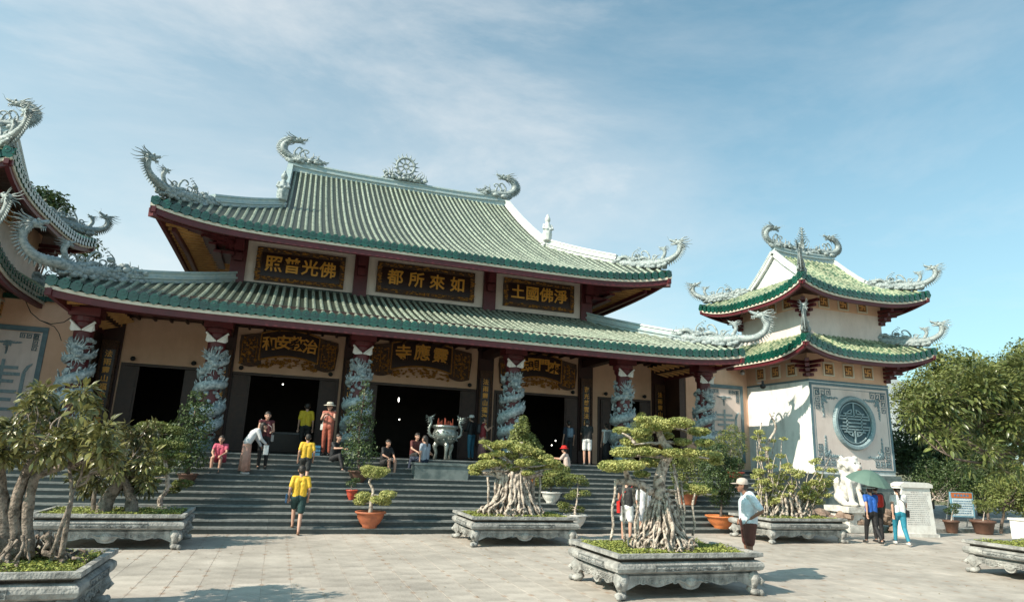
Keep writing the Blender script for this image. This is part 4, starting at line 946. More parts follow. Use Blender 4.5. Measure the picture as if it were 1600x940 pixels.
# ---------------------------------------------------------------- planters
def rect_loop(hx,hy,z): return [(-hx,-hy,z),(hx,-hy,z),(hx,hy,z),(-hx,hy,z)]
def make_planter():
    root=thing('stone_planter','x','planter')
    HX,HY=1.30,.86
    prof=[(.05,.30),(.05,.34),(.10,.345),(.10,.37),(.03,.375),(-.02,.40),(-.04,.45),(-.03,.50),(.02,.535),(.08,.54),(.08,.565),(.0,.59),(-.03,.60),(-.03,.66),(.05,.66),(.06,.60)]
    b=MB()
    for ins,z in prof: b.v+=rect_loop(HX-ins,HY-ins,z)
    for j in range(len(prof)-1):
        for k in range(4): k2=(k+1)%4; b.f.append((j*4+k,j*4+k2,(j+1)*4+k2,(j+1)*4+k))
    b.f.append((0,1,2,3)[::-1]); b.build('trough',M['stone'],root,world=False)
    MB().bx(-HX+.07,HX-.07,-HY+.07,HY-.07,.40,.615).build('soil',M['soil'],root,world=False)
    # apron with scalloped lower edge on four sides
    def apron(L,nm,rot,off):
        n=36; top=.30; pts=[]
        for i in range(n+1):
            u=-1+2*i/n; z=.20-.03*math.cos(u*math.pi*4)-(.05 if abs(u)<.13 else 0)-.045*max(0,abs(u)-.72)/.28; pts.append((u*L,z))
        a=MB(); a.prism(pts+[(L,top),(-L,top)],-.02,.03)
        q=random.Random(3)
        for s in(-1,1):
            for k in range(5):                      # key-fret relief
                x=s*L*(.24+.12*k); r=.035
                for (x0,x1,z0,z1) in((-r,r,.028,.04),(-r,-r+.014,-.03,.028),(-r,r-.01,-.042,-.03),(r-.014,r,-.01,.028),(-.005,r-.014,-.01,.002)): a.bx(x+x0,x+x1,-.034,-.0205,.255+z0,.255+z1)
        a.ell((0,-.03,.235),(.11,.03,.07),12,8); 
        for e in(-1,1): a.ell((e*.045,-.055,.25),.018,6,4); wavy(a,(e*.1,-.035,.24),(e,0,.1),.2,.018,.15,1)
        v=[Matrix.Rotation(rot,3,'Z')@Vector(p)+Vector(off) for p in a.v]; return MB().add(v,a.f)
    m=MB()
    for rot,off,L in((0,(0,-HY+.08,0),HX-.12),(math.pi,(0,HY-.08,0),HX-.12),(R(90),(HX-.08,0,0),HY-.12),(R(-90),(-HX+.08,0,0),HY-.12)):
        a=apron(L,'a',rot,off); a.build('carved_apron',M['stone'],root,world=False)
    # long panels of relief in the bulging band
    for s,L,rot in((-1,HX,0),(1,HX,math.pi),(-1,HY,R(90)),(1,HY,R(-90))):
        a=MB(); d=-(HY if L==HX else HX)-.035; a.bx(-L*.52,L*.52,d-.012,d+.03,.405,.415).bx(-L*.52,L*.52,d-.012,d+.03,.49,.50).bx(-L*.53,-L*.52,d-.012,d+.03,.405,.5).bx(L*.52,L*.53,d-.012,d+.03,.405,.5)
        q=random.Random(9)
        for k in range(34): a.ell((q.uniform(-L*.48,L*.48),d,q.uniform(.425,.48)),(q.uniform(.02,.05),.02,.014),6,4,noise=.2,seed=k)
        v=[Matrix.Rotation(rot,3,'Z')@Vector(p) for p in a.v]; MB().add(v,a.f).build('relief_panel',M['stoned'],root,world=False)
    f=MB(); f.tube([(0,0,.33),(.05,.05,.24),(.03,.03,.15),(-.01,-.01,.09),(.04,.04,.05)],[.12,.115,.07,.06,.075],9); f.ell((.05,.05,.055),(.10,.10,.055),10,6); f.ell((.12,.12,.05),.05,8,5); f.tube([(.1,.1,.26),(.14,.14,.22),(.11,.11,.17)],[.04,.04,.02],6)
    for sx in(-1,1):
        for sy in(-1,1):
            v=[(p[0]*sx,p[1]*sy,p[2]) for p in f.v]; ff=f.f if sx*sy>0 else [q[::-1] for q in f.f]
            o=MB().add(v,ff).build('foot',M['stone'],root,world=False,smooth=True); o.location=(sx*(HX-.13),sy*(HY-.13),0)
    return root
PL=[((6.32,10.12),'carved stone planter in front, holding the tall pale-trunked fig bonsai'),
    ((-3.16,9.42),'carved stone planter at the lower left corner under large-leaved fig'),
    ((-2.9,15.72),'carved stone planter at the foot of the left steps beside the red pot'),
    ((5.66,15.75),'carved stone planter in mid court holding the broad root-mass bonsai'),
    ((14.02,15.85),'carved stone planter behind the man in white, holding bare twiggy shrubs'),
    ((15.45,9.85),'carved stone planter cut off by the right edge of the court')]
proto=make_planter()
for i,(p,l) in enumerate(PL):
    o=proto if i==0 else cop(proto); o.location=(p[0],p[1],0); o['label']=l; o['group']='carved stone planters in the court'
# ---------------------------------------------------------------- foliage tools
def leaf_mesh_quads(P, Nn, size, rs, asp=.5, fold=.25):
    "P positions, Nn outward directions: a two-face leaf each"
    n=len(P); a=rs.normal(size=(n,3)); a/=np.linalg.norm(a,axis=1)[:,None]
    nn=Nn+rs.normal(size=(n,3))*.55; nn/=np.linalg.norm(nn,axis=1)[:,None]
    d=a-nn*(a*nn).sum(1)[:,None]; d/=np.linalg.norm(d,axis=1)[:,None]+1e-9
    s=np.cross(nn,d); L_=size*rs.uniform(.7,1.3,(n,1)); W=L_*asp
    p0=P-d*L_/2; p1=P+s*W/2+nn*L_*fold*.3; p2=P+d*L_/2; p3=P-s*W/2+nn*L_*fold*.3
    v=np.stack([p0,p1,p2,p3],1).reshape(-1,3); i=np.arange(n)*4
    f=np.concatenate([np.stack([i,i+1,i+2],1),np.stack([i,i+2,i+3],1)])
    return v,f
def np_mesh(name,v,f,m):
    me=bpy.data.meshes.new(name); me.vertices.add(len(v)); me.vertices.foreach_set('co',v.astype(np.float32).ravel())
    k=f.shape[1]; me.loops.add(f.size); me.loops.foreach_set('vertex_index',f.astype(np.int32).ravel()); me.polygons.add(len(f)); me.polygons.foreach_set('loop_start',(np.arange(len(f))*k).astype(np.int32))
    me.update(calc_edges=True); me.materials.append(m); return me
def blob_leaves(blobs, dens, size, seed, asp=.5, shell=.35, up=.0):
    "leaves through ellipsoid clumps: (centre, radii); denser near the surface"
    rs=np.random.RandomState(seed); V=[];Fc=[];n0=0
    for c,r in blobs:
        r=np.array(r if hasattr(r,'__len__') else (r,r,r),float); area=4*math.pi*((r[0]*r[1])**1.6/3+(r[0]*r[2])**1.6/3+(r[1]*r[2])**1.6/3)**(1/1.6)
        n=max(12,int(area*dens)); d=rs.normal(size=(n,3)); d[:,2]+=up; d/=np.linalg.norm(d,axis=1)[:,None]
        k=(1-shell*rs.random((n,1))**1.5)*(1+.16*rs.normal(size=(n,1)).clip(-1,1)*.8); P=np.array(c)+d*r*k
        v,f=leaf_mesh_quads(P,d/r*r.min()+np.array([0,0,.25]),size,rs,asp); V.append(v); Fc.append(f+n0); n0+=len(v)
    return np.concatenate(V),np.concatenate(Fc)
def pad(c,rx,rz=None,ry=None): return (tuple(c),(rx,ry or rx*.85,rz or rx*.38))
def jitter_path(a,b,k,amp,rnd,sag=0):
    a=Vector(a); b=Vector(b); pts=[]
    for i in range(k+1):
        t=i/k; p=a.lerp(b,t); 
        if 0<i<k: p+=Vector((rnd.uniform(-1,1),rnd.uniform(-1,1),rnd.uniform(-.6,.6)))*amp
        p.z-=sag*math.sin(math.pi*t); pts.append(p)
    return catmull(pts,3)
def fol(name,v,f,m,parent):
    v=v-np.array(wloc(parent)); return stuff(link(name,np_mesh(name,v,f,m),parent))
def pads_tree(name,label,cat,base,trunk,pads,branch,m,mb,dens=900,size=.05,seed=1,tr=.06,group=None,asp=.5,branches=True):
    "trunk: list of points; pads: foliage clumps, each fed by a limb from the nearest trunk point"
    t=thing(name,label,cat,base,group=group); rnd=random.Random(seed)
    tp=catmull(trunk,5); n=len(tp); b=MB().tube(tp,[tr*(1.25-.8*i/n)*(1+.12*rnd.uniform(-1,1)) for i in range(n)],8); b.build('trunk',mb,t,smooth=True)
    if branches:
        for c,r in pads:
            c=Vector(c); cand=[p for p in tp[n//4:] if p.z<c.z+.05] or tp[n//3:]; s=min(cand,key=lambda p:(p-c).length)
            MB().tube(jitter_path(s,c-Vector((0,0,r[2]*.5)),3,.06*(c-s).length+.01,rnd),[tr*.45*(1-.12*i) if i<7 else tr*.12 for i in range(10)],6).build('branch',mb,t,smooth=True)
    v,f=blob_leaves(pads,dens,size,seed,asp,up=.3); fol('foliage',v,f,m,t)
    return t
def ground_cover(label,c,hx,hy,z,n,seed,hole=None):
    rs=np.random.RandomState(seed); P=np.stack([rs.uniform(-hx,hx,n)+c[0],rs.uniform(-hy,hy,n)+c[1],np.zeros(n)],1)
    h=.5+.5*np.sin(P[:,0]*5.1+seed)*np.cos(P[:,1]*6.3); P[:,2]=z+rs.random(n)*.07*(.4+h)
    v,f=leaf_mesh_quads(P,np.tile([0,0,1.],(n,1)),.036,rs,.7)
    me=np_mesh('ground_cover',v,f,M['cover']); o=link('ground_cover',me); o['label']=label; return stuff(o)
for i,(p,l) in enumerate(PL):
    ground_cover('low yellow-green ground cover filling the planter',p,1.20,.76,.61,9000 if i in(0,1) else 5000,i+1)

# ---------------------------------------------------------------- front bonsai
def root_mass(t,c,w,d,h,n,seed,r=.035,mbk='bark',topw=.35):
    "many twisting aerial roots running down and knotting at the foot, each group a root part"
    rnd=random.Random(seed)
    for g in range(n):
        b=MB(); a=2*math.pi*g/n+rnd.uniform(-.2,.2)
        for k in range(3):
            a2=a+rnd.uniform(-.35,.35); q=rnd.uniform(.75,1.1)
            top=Vector((c[0]+topw*w*math.cos(a2)*rnd.uniform(.5,1.1),c[1]+topw*d*math.sin(a2),c[2]+h*rnd.uniform(.75,1.05)))
            end=Vector((c[0]+w*q*math.cos(a2),c[1]+d*q*math.sin(a2),c[2]-.03))
            mid=top.lerp(end,.5)+Vector((rnd.uniform(-.08,.08),rnd.uniform(-.08,.08),-.05*h)); mid.x=c[0]+(mid.x-c[0])*.82
            low=Vector((end.x*.9+c[0]*.1+rnd.uniform(-.07,.07),end.y*.92+c[1]*.08,c[2]+h*.14)); pts=catmull([top,top.lerp(mid,.5)+Vector((rnd.uniform(-.05,.05),0,0)),mid,low,end],5)
            rr=r*rnd.uniform(.6,1.35); b.tube(pts,[rr*(1+.35*math.sin(i*1.3+k)) for i in range(len(pts))],7)
        for k in range(4):
            a2=a+rnd.uniform(-.5,.5); p=Vector((c[0]+w*rnd.uniform(.6,1.05)*math.cos(a2),c[1]+d*rnd.uniform(.6,1.05)*math.sin(a2),c[2]+rnd.uniform(.0,.13)*h/1.0)); rr=rnd.uniform(.05,.095)
            pts=[p+Vector((rr*math.cos(j*.9+k),rr*.6*math.sin(j*.7),rr*math.sin(j*.9+k))) for j in range(8)]; b.tube(pts,r*.85,6)
        b.build('root',M[mbk],t,smooth=True)
def front_bonsai():
    Y=10.05; A=lambda x,y,dy=0: at(x,y,Y+dy)
    t=thing('bonsai_tree','tall pale-trunked fig bonsai with layered pads, in the front planter','bonsai',(6.35,10.05,.62)); rnd=random.Random(4)
    root_mass(t,(A(1035,850).x,Y,.62),.54,.44,.88,15,21,.022,topw=.26)
    core=MB(); core.tube([A(1042,852),A(1040,820),A(1036,790),A(1028,762)],[.18,.11,.095,.10],10)
    core.tube(catmull([A(1030,778),A(1030,752),A(1036,728),A(1046,705),A(1036,690),A(1030,672),A(1036,656)],5),[.115-.075*i/31 for i in range(31)],9)
    core.tube(catmull([A(1018,768),A(1000,756),A(985,752),A(962,752,-.1)],5),[.075-.035*i/16 for i in range(16)],8)
    core.tube(catmull([A(985,753),A(978,735),A(990,722,-.05),A(986,714)],5),[.05,.05,.048,.046,.044,.042,.04,.038,.036,.034,.032,.03,.03,.03,.03,.03],7)
    core.build('trunk',M['bark'],t,smooth=True)
    for x0,y0,x1,y1 in((962,750,954,838),(1012,764,1006,838),(1020,770,1022,838),(990,757,1000,838),(1052,735,1072,838),(975,752,976,840),(998,756,994,836),(1052,724,1062,836),(1064,752,1070,835),(1058,740,1060,838),(1086,770,1082,830)):
        MB().tube(jitter_path(A(x0,y0,rnd.uniform(-.15,.15)),A(x1,y1+6,rnd.uniform(-.2,.2)),4,.03,rnd),[.022]*13,6).build('aerial_root',M['bark'],t,smooth=True)
    pads_px=[(1030,664,28),(1062,660,23),(1002,675,18),(1092,674,19),(972,672,16),(992,690,24),(1066,690,16),(1101,691,16),(975,706,22),(1012,705,20),(1052,707,20),(1080,707,18),(1108,712,24),(958,728,24),(985,726,22),(1020,722,22),(1003,740,14),(1060,765,20),(1088,763,24),(1108,768,15),(952,725,16),(1040,680,14),(1120,722,12),(1022,655,15),(1005,655,14)]
    pads_=[]
    for x,y,r in pads_px:
        dy=rnd.uniform(-.32,.35); c=A(x,y,dy); rr=r*12.2/F_PX*.86; pads_.append(((c.x,c.y,c.z),(rr,rr*.9,rr*.38)))
    limbs=[(1046,705,1108,716),(1046,707,1080,710),(1036,690,1101,694),(1036,690,992,694),(1030,672,1062,664),(1030,672,1002,680),(1034,662,1092,678),(986,716,958,732),(986,718,985,730),(1044,712,975,710),(1018,765,1088,768),(1018,765,1060,770),(1088,770,1112,772),(1040,700,1052,712),(992,692,972,676),(1012,745,1003,744)]
    for x0,y0,x1,y1 in limbs:
        MB().tube(jitter_path(A(x0,y0),A(x1,y1,rnd.uniform(-.2,.2)),4,.03,rnd),[.034-.0018*i for i in range(13)],6).build('branch',M['bark'],t,smooth=True)
    v,f=blob_leaves(pads_,5600,.038,7,.6,.55,up=.25); fol('foliage',v,f,M['leafy'],t)
front_bonsai()
def mid_bonsai():
    Y=15.7; A=lambda x,y,dy=0: at(x,y,Y+dy)
    t=thing('bonsai_tree','broad fig bonsai on a wide knotted root mass in the mid court planter','bonsai',(5.5,15.7,.62)); rnd=random.Random(9)
    root_mass(t,(A(800,812).x,Y,.62),.78,.48,1.12,17,5,.032,topw=.42)
    core=MB(); core.tube([A(800,815),A(798,790),A(800,765),A(805,748)],[.20,.13,.11,.11],10)
    for q in([(800,760),(785,745),(775,730),(768,718)],[(802,755),(808,735),(812,715),(815,690)],[(805,755),(830,742),(850,738)]): core.tube(catmull([A(*p_) for p_ in q],4),[.12-.006*i for i in range((len(q)-1)*4+1)],8)
    core.build('trunk',M['bark'],t,smooth=True)
    for x0,y0,x1,y1 in((762,745,768,812),(775,748,772,812),(788,755,790,812),(808,750,806,812),(820,750,826,812),(843,742,844,808),(835,745,836,806)):
        MB().tube(jitter_path(A(x0,y0),A(x1,y1,rnd.uniform(-.25,.25)),4,.035,rnd),[.03]*13,6).build('aerial_root',M['bark'],t,smooth=True)
    px=[(745,730,16),(760,724,18),(778,722,16),(797,730,20),(770,697,17),(785,694,18),(800,693,16),(760,713,14),(815,700,20),(835,706,18),(850,715,18),(820,722,18),(840,728,20),(862,722,15),(800,712,17),(778,708,14),(742,738,12),(870,728,14),(757,690,10),(825,738,12),(858,740,12)]
    P_=[]
    for x,y,r in px:
        c=A(x,y,rnd.uniform(-.35,.35)); rr=r*16.8/F_PX*.84; P_.append(((c.x,c.y,c.z),(rr,rr*.9,rr*.38)))
        s=A(rnd.choice((778,800,815)),rnd.choice((735,745)))
        MB().tube(jitter_path(s,c-Vector((0,0,rr*.2)),4,.06,rnd),[.042-.0025*i for i in range(13)],6).build('branch',M['bark'],t,smooth=True)
    v,f=blob_leaves(P_,3400,.047,3,.6,.45,up=.35); fol('foliage',v,f,M['leafy'],t)
mid_bonsai()

# ---------------------------------------------------------------- trees with leaves one can tell apart
def leaf_obj_mesh(L_,W,m,droop=.25):
    b=MB(); n=4; ws=[.02,.8,1,.65,.02]
    for i in range(n+1):
        t=i/n; z=-droop*L_*t*t; w=W*ws[i]/2; b.v+= [(t*L_,-w,z+.18*w),(t*L_,0,z-.06*w),(t*L_,w,z+.18*w)]
    for i in range(n):
        for j in range(2): a=i*3+j; b.f.append((a,a+1,a+4,a+3))
    b.tube([(-.25*L_,0,.02*L_),(0,0,0)],.006,4,False); me=b.mesh('leaf',smooth=True); me.materials.append(m); return me
def leafy_tree(name,label,cat,base,trunks,clumps,m,lm,nleaf,nsep,seed,L_,W,bark='bark',twigs=26,twig_r=.02,group=None,droop=.5):
    t=thing(name,label,cat,base,group=group); rnd=random.Random(seed)
    for tr in trunks: 
        pts=catmull(tr[0],5); n=len(pts); MB().tube(pts,[tr[1]*(1-.55*i/n)*(1+.1*rnd.uniform(-1,1)) for i in range(n)],8).build('trunk',M[bark],t,smooth=True)
    ends=[Vector(tr[0][-1]) for tr in trunks]
    me=leaf_obj_mesh(L_,W,M[m],.3); off=wloc(t); spots=[]
    vv=[Vector(v.co) for v in me.vertices]; ff=[tuple(p.vertices) for p in me.polygons]
    for k in range(twigs):
        c,r=rnd.choice(clumps); c=Vector(c); e=min(ends,key=lambda p:(p-c).length); d=Vector([rnd.gauss(0,1) for _ in range(3)]).normalized()
        end=c+Vector((d.x*r[0],d.y*r[1],d.z*r[2]))*rnd.uniform(.7,1.12)
        MB().tube(jitter_path(e,end,4,.12*(end-e).length*.5,rnd),[twig_r*(1-.06*i) for i in range(13)],5).build('branch',M[bark],t,smooth=True)
        spots.append(end)
    pl=[]
    for i in range(nleaf):
        c,r=rnd.choices(clumps,[q[1][0]*q[1][1]*q[1][2] for q in clumps])[0]; d=Vector([rnd.gauss(0,1) for _ in range(3)]).normalized(); k=rnd.random()**.45
        P=Vector(c)+Vector((d.x*r[0],d.y*r[1],d.z*r[2]))*k*1.05
        out=(d+Vector((0,0,rnd.uniform(-droop-.5,.35)))).normalized(); s=rnd.uniform(.6,1.2)
        mt=Matrix.Translation(P)@out.to_track_quat('X','Z').to_matrix().to_4x4()@Matrix.Rotation(rnd.uniform(-.9,.9),4,'X')@Matrix.Scale(s,4)
        pl.append((P.length-.25*k,mt))
    pl.sort(key=lambda q:q[0]); rest=MB(); To=Matrix.Translation(-off)
    for i,(dd,mt) in enumerate(pl):
        if i<nsep: o=link('leaf',me,t); o.matrix_basis=To@mt
        else: b0=len(rest.v); rest.v+=[tuple(mt@v) for v in vv]; rest.f+=[tuple(q+b0 for q in f) for f in ff]
    if rest.v: stuff(rest.build('foliage',M[m],t,smooth=True))
    return t
def cl(px,py,Y,rpx,rz=None,rzpx=None):
    c=at(px,py,Y); d=(c-Vector((0,0,EYE))).dot(_f); r=rpx*d/F_PX; z=(rzpx or rpx*.8)*d/F_PX; return ((c.x,c.y,c.z),(r,r*.9,z))
A9=lambda x,y,Y=9.5: at(x,y,Y)
def scatter_cl(x0,x1,y0,y1,Y,n,r0,r1,seed):
    q=random.Random(seed); return [cl(q.uniform(x0-25 if x0==0 else x0,x1),y0+(y1-y0)*q.random()**.85,Y+q.uniform(-.7,.7),q.uniform(r0,r1)) for _ in range(n)]
t=leafy_tree('fig_tree','large-leaved fig with thick grey multi-stem trunk in the lower left corner planter','tree',(-3.3,9.4,.6),
  [([A9(8,868),A9(4,800),A9(-2,745),A9(6,700)],.11),([A9(45,870),A9(42,810),A9(50,760),A9(60,742),A9(100,728)],.075),([A9(28,870),A9(22,800),A9(38,745),A9(62,700)],.09),([A9(95,872,9.3),A9(104,820,9.3),A9(112,770,9.3),A9(108,730,9.4)],.035),([A9(80,872,9.2),A9(98,815,9.2),A9(118,760,9.3)],.025)],
  scatter_cl(0,170,594,732,9.5,46,13,24,51),
  'leafbd','l',3200,285,31,.11,.05,twigs=60,twig_r=.016,bark='barkm')
for g in range(2):
    rnd=random.Random(40+g)
root_mass(t,(A9(40,872).x,9.45,.62),.6,.45,.32,9,77,.022,mbk='barkm',topw=.55)
A15=lambda x,y,Y=15.6: at(x,y,Y)
leafy_tree('fig_tree','dark leafy fig on two splayed root clusters in the planter left of the steps','tree',(-3.0,15.7,.6),
  [([A15(158,806),A15(168,780),A15(185,755),A15(190,735)],.16),([A15(205,806),A15(205,780),A15(198,758),A15(190,735)],.13),([A15(145,806),A15(148,770),A15(160,740)],.05)],
  scatter_cl(118,240,662,765,15.6,30,11,20,52),
  'leafbd','l',3200,250,32,.125,.05,twigs=46,twig_r=.018,bark='barkm')
leafy_tree('broad_leaved_tree','tree at the right edge with long drooping yellow-green leaves and bare reddish limbs','tree',(15.7,9.9,.6),
  [([at(1665,860,10.7),at(1650,780,10.7),at(1640,720,10.7),at(1610,706,10.6),at(1575,708,10.6),at(1540,705,10.5),at(1512,690,10.5)],.075),([at(1645,740,10.7),at(1600,700,10.8),at(1570,672,10.8),at(1540,655,10.8),at(1515,640,10.9)],.06),([at(1650,780,10.7),at(1640,680,11),at(1625,620,11)],.08),([at(1575,708,10.6),at(1545,722,10.5),at(1500,718,10.4),at(1480,710,10.4)],.035)],
  [cl(1560,620,10.9,50),cl(1510,620,10.9,42),cl(1600,640,10.8,45),cl(1470,630,10.9,36),cl(1440,640,11,26),cl(1545,670,10.8,34),cl(1620,590,11,50),cl(1485,660,10.8,28),cl(1590,690,10.6,24),cl(1520,585,11,32),cl(1650,660,11,50),cl(1430,650,11,24),cl(1460,600,11,22),cl(1540,600,10.6,30),cl(1580,660,10.4,30),cl(1480,690,10.6,26),cl(1540,705,10.4,28),cl(1595,722,10.5,28),cl(1448,672,10.9,24),cl(1515,728,10.5,18),cl(1570,735,10.3,20),cl(1430,625,11.2,22)],
  'leafbig','l',9500,290,33,.165,.062,twigs=34,twig_r=.016,bark='barkd',droop=.15)

def round_tree(name,label,cat,base,h,clumps,m,size,dens,seed,tr=.18,group=None,asp=.5,bark='barkd'):
    t=thing(name,label,cat,base,group=group); rnd=random.Random(seed); base=Vector(base)
    c0=Vector(clumps[0][0]); top=Vector((base.x*.5+c0.x*.5,base.y*.5+c0.y*.5,base.z+h*.55))
    MB().tube(jitter_path(base,top,4,.08,rnd),[tr*(1-.05*i) for i in range(13)],8).build('trunk',M[bark],t,smooth=True)
    for c,r in clumps: MB().tube(jitter_path(top-Vector((0,0,h*.1)),c,4,.1,rnd),[tr*.4*(1-.06*i) for i in range(13)],6).build('branch',M[bark],t,smooth=True)
    v,f=blob_leaves(clumps,dens,size,seed,asp,.6,up=.1); fol('crown',v,f,M[m],t); return t
def crown(px,py,Y,rpx,n,seed,sq=.85):
    rnd=random.Random(seed); c0=at(px,py,Y); d=(c0-Vector((0,0,EYE))).dot(_f); R0=rpx*d/F_PX; o=[]
    for i in range(n):
        v=Vector([rnd.gauss(0,1) for _ in range(3)]).normalized()*R0*rnd.uniform(.35,.8); v.z*=sq; r=R0*rnd.uniform(.28,.45); o.append((tuple(c0+v),(r,r,r*.8)))
    return o
round_tree('broadleaf_tree','dense round-crowned tree right behind the square tower','tree',(33.5,27,0),7,crown(1490,630,27,95,46,1),'leafm',.20,40,1)
round_tree('broadleaf_tree','tallest dense tree rising above the right edge, behind the notice board','tree',(37.5,26,0),8,crown(1600,610,26,95,46,2),'leafm',.20,40,2)
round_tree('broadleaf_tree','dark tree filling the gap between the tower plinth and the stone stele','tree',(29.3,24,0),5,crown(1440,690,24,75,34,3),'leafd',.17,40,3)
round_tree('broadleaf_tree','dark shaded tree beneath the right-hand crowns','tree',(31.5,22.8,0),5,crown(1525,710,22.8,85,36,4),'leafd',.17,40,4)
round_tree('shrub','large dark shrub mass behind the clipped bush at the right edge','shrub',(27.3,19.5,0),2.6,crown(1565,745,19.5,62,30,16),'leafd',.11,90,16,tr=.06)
round_tree('clipped_bush','rounded light green bush right of the notice board','bush',(24.6,17.2,0),2.2,crown(1580,770,17.2,48,30,5,1.0),'leafm',.09,150,5,tr=.06)
round_tree('shrub','dark shrub with pale stems behind the notice board','shrub',(24.5,20.6,0),2.0,crown(1480,755,20.6,60,26,6),'leafd',.09,120,6,tr=.05,bark='bark')
round_tree('broadleaf_tree','dark tree showing above the roof of the left edge tower','tree',(-11.5,34,0),11,crown(70,320,34,48,26,7),'leafd',.24,26,7)
round_tree('broadleaf_tree','thin leafy sprays behind the left tower eaves above the hall ridge','tree',(-9.2,33,0),9,[(tuple(at(x,y,33)),(.45,.45,.4)) for x,y in((115,370),(128,380),(140,375),(122,392),(150,392),(108,385),(135,398))],'leafd',.22,26,8,tr=.1)

# twiggy shrubs in the planter behind the man
def twiggy(label,base,px,py,Y,w,h,seed,m='leafy'):
    t=thing('twiggy_shrub',label,'shrub',base,group=None); rnd=random.Random(seed); base=Vector(base); P=[]
    d=(at(px,py,Y)-Vector((0,0,EYE))).dot(_f)/F_PX
    for k in range(20):
        e=at(px+rnd.uniform(-w,w),py+rnd.uniform(-h,h*.6),Y+rnd.uniform(-.4,.4)); s=base+Vector((rnd.uniform(-.3,.3),rnd.uniform(-.2,.2),0))
        pts=jitter_path(s,e,4,.10,rnd); MB().tube(pts,[.028-.0017*i for i in range(13)],6).build('stem',M['bark'],t,smooth=True)
        for q in range(3):
            a=pts[rnd.randint(5,12)]; r=rnd.uniform(.07,.16); P.append((tuple(a+Vector((rnd.uniform(-.12,.12),rnd.uniform(-.12,.12),rnd.uniform(0,.1)))),(r*1.25,r,r*.55)))
    v,f=blob_leaves(P,700,.055,seed,.6,.6,up=.3); fol('foliage',v,f,M[m],t)
twiggy('bare twiggy bonsai with thin pads, left half of the planter behind the man',(13.3,15.8,.6),1205,730,15.8,28,62,1)
twiggy('dense spreading yellow-green bonsai in right half of the planter behind the man',(14.5,15.8,.6),1262,745,15.8,48,40,2)
b=thing('bare_branch','gnarled bare branch reaching up the white tower wall','branch',(13.9,16.1,.6))
MB().tube(catmull([Vector((13.9,16.1,.6)),at(1205,760,16.1),at(1198,700,16.1),at(1212,668,16.1),at(1202,645,16.1)],5),[.07-.0025*i for i in range(21)],7).tube(catmull([at(1198,705,16.1),at(1186,690,16.1),at(1190,660,16.1)],4),.02,5).build('limb',M['bark'],b,smooth=True)
root_mass(b,(13.9,15.85,.62),.85,.4,.7,10,13,.035,topw=.6)

# ---------------------------------------------------------------- potted plants
def pot(label,px,py_rim,py_base,w,m,kind='bowl',onst=True,legs=False):
    "py_base: foot on stairs or plaza"
    p=on_stairs(px,py_base) if onst else atz(px,py_base,0)
    d=(p-Vector((0,0,EYE))).dot(_f); r=w/2*d/F_PX; h=max(.16,(py_base-py_rim)*d/F_PX*.95)
    t=thing('plant_pot',label,'pot',tuple(p))
    if kind=='bowl': prof=[(r*.42,0),(r*.50,.0),(r*.48,h*.12),(r*.68,h*.3),(r*.86,h*.6),(r*.93,h*.86),(r*1.04,h*.88),(r*1.06,h*.97),(r*1.0,h),(r*.9,h*.98),(r*.86,h*.85),(r*.8,h*.8)]
    else: prof=[(r*.62,0),(r*.70,h*.1),(r*.92,h*.82),(r*1.05,h*.84),(r*1.05,h),(r*.92,h),(r*.88,h*.86)]
    MB().lathe(prof,24).build('bowl',M[m],t,world=False,smooth=True); MB().lathe([(r*.89,h*.84),(.01,h*.88)],18,close=False).build('soil',M['soil'],t,world=False)
    return p,r,h,d/F_PX
def potted(label_pot,label_tree,px,rim,base,w,pm,pads_,fm,trunkpx,dens=1500,size=.045,seed=1,tr=.035,kind='bowl',bark='bark',cat='bonsai',name='bonsai_tree',onst=True,rzf=.5,spread=.3):
    p,r,h,s=pot(label_pot,px,rim,base,w,pm,kind,onst); Y=p.y; rnd=random.Random(seed)
    b0=p+Vector((0,0,h*.85)); tr_=[b0]+[at(x,y,Y+rnd.uniform(-.05,.05)) for x,y in trunkpx]
    P_=[]
    for x,y,q in pads_:
        c=at(x,y,Y+rnd.uniform(-spread,spread)); rr=q*s; P_.append(((c.x,c.y,c.z),(rr,rr*.9,rr*rzf)))
    pads_tree(name,label_tree,cat,tuple(b0),tr_,P_,True,M[fm],M[bark],dens,size,seed,tr)
potted('terracotta bowl on the lowest step in front of the stairs','small three-tiered light green bonsai in the terracotta bowl',577,800,826,46,'terra',[(585,738,19),(575,732,12),(597,735,12),(570,775,15),(606,772,13),(590,780,12),(564,783,12),(600,783,12)],'leafy',[(580,785),(583,765),(577,752),(585,742)],2600,.045,1,.045)
potted('dark clay pot half way up the stairs behind the terracotta bowl','dark conical evergreen on the stairs reaching up the dragon column',560,735,754,34,'brownpot',[(560,715,24),(565,690,22),(558,665,20),(568,640,18),(572,618,12),(550,700,18),(578,705,16),(575,660,14),(572,600,8),(552,645,14)],'leafd',[(560,700),(563,660),(570,610)],230,.075,2,.035,rzf=.9,bark='barkd',cat='shrub',name='potted_shrub')
potted('small red pot beside the light green bonsai','low dark foliage plant in the small red pot',549,762,778,18,'redpot',[(548,755,9),(556,750,8)],'leafd',[(549,758)],900,.05,3,.02,cat='plant',name='potted_plant')
potted('white bowl half way up the stairs behind the mid planter','leafy bush in the higher white bowl',861,768,786,32,'whitepot',[(850,750,17),(868,745,18),(885,750,15),(860,738,14),(880,735,12),(845,740,12)],'leafm',[(861,762),(863,745)],1100,.06,4,.025,rzf=.75,bark='barkd',cat='bush',name='potted_bush')
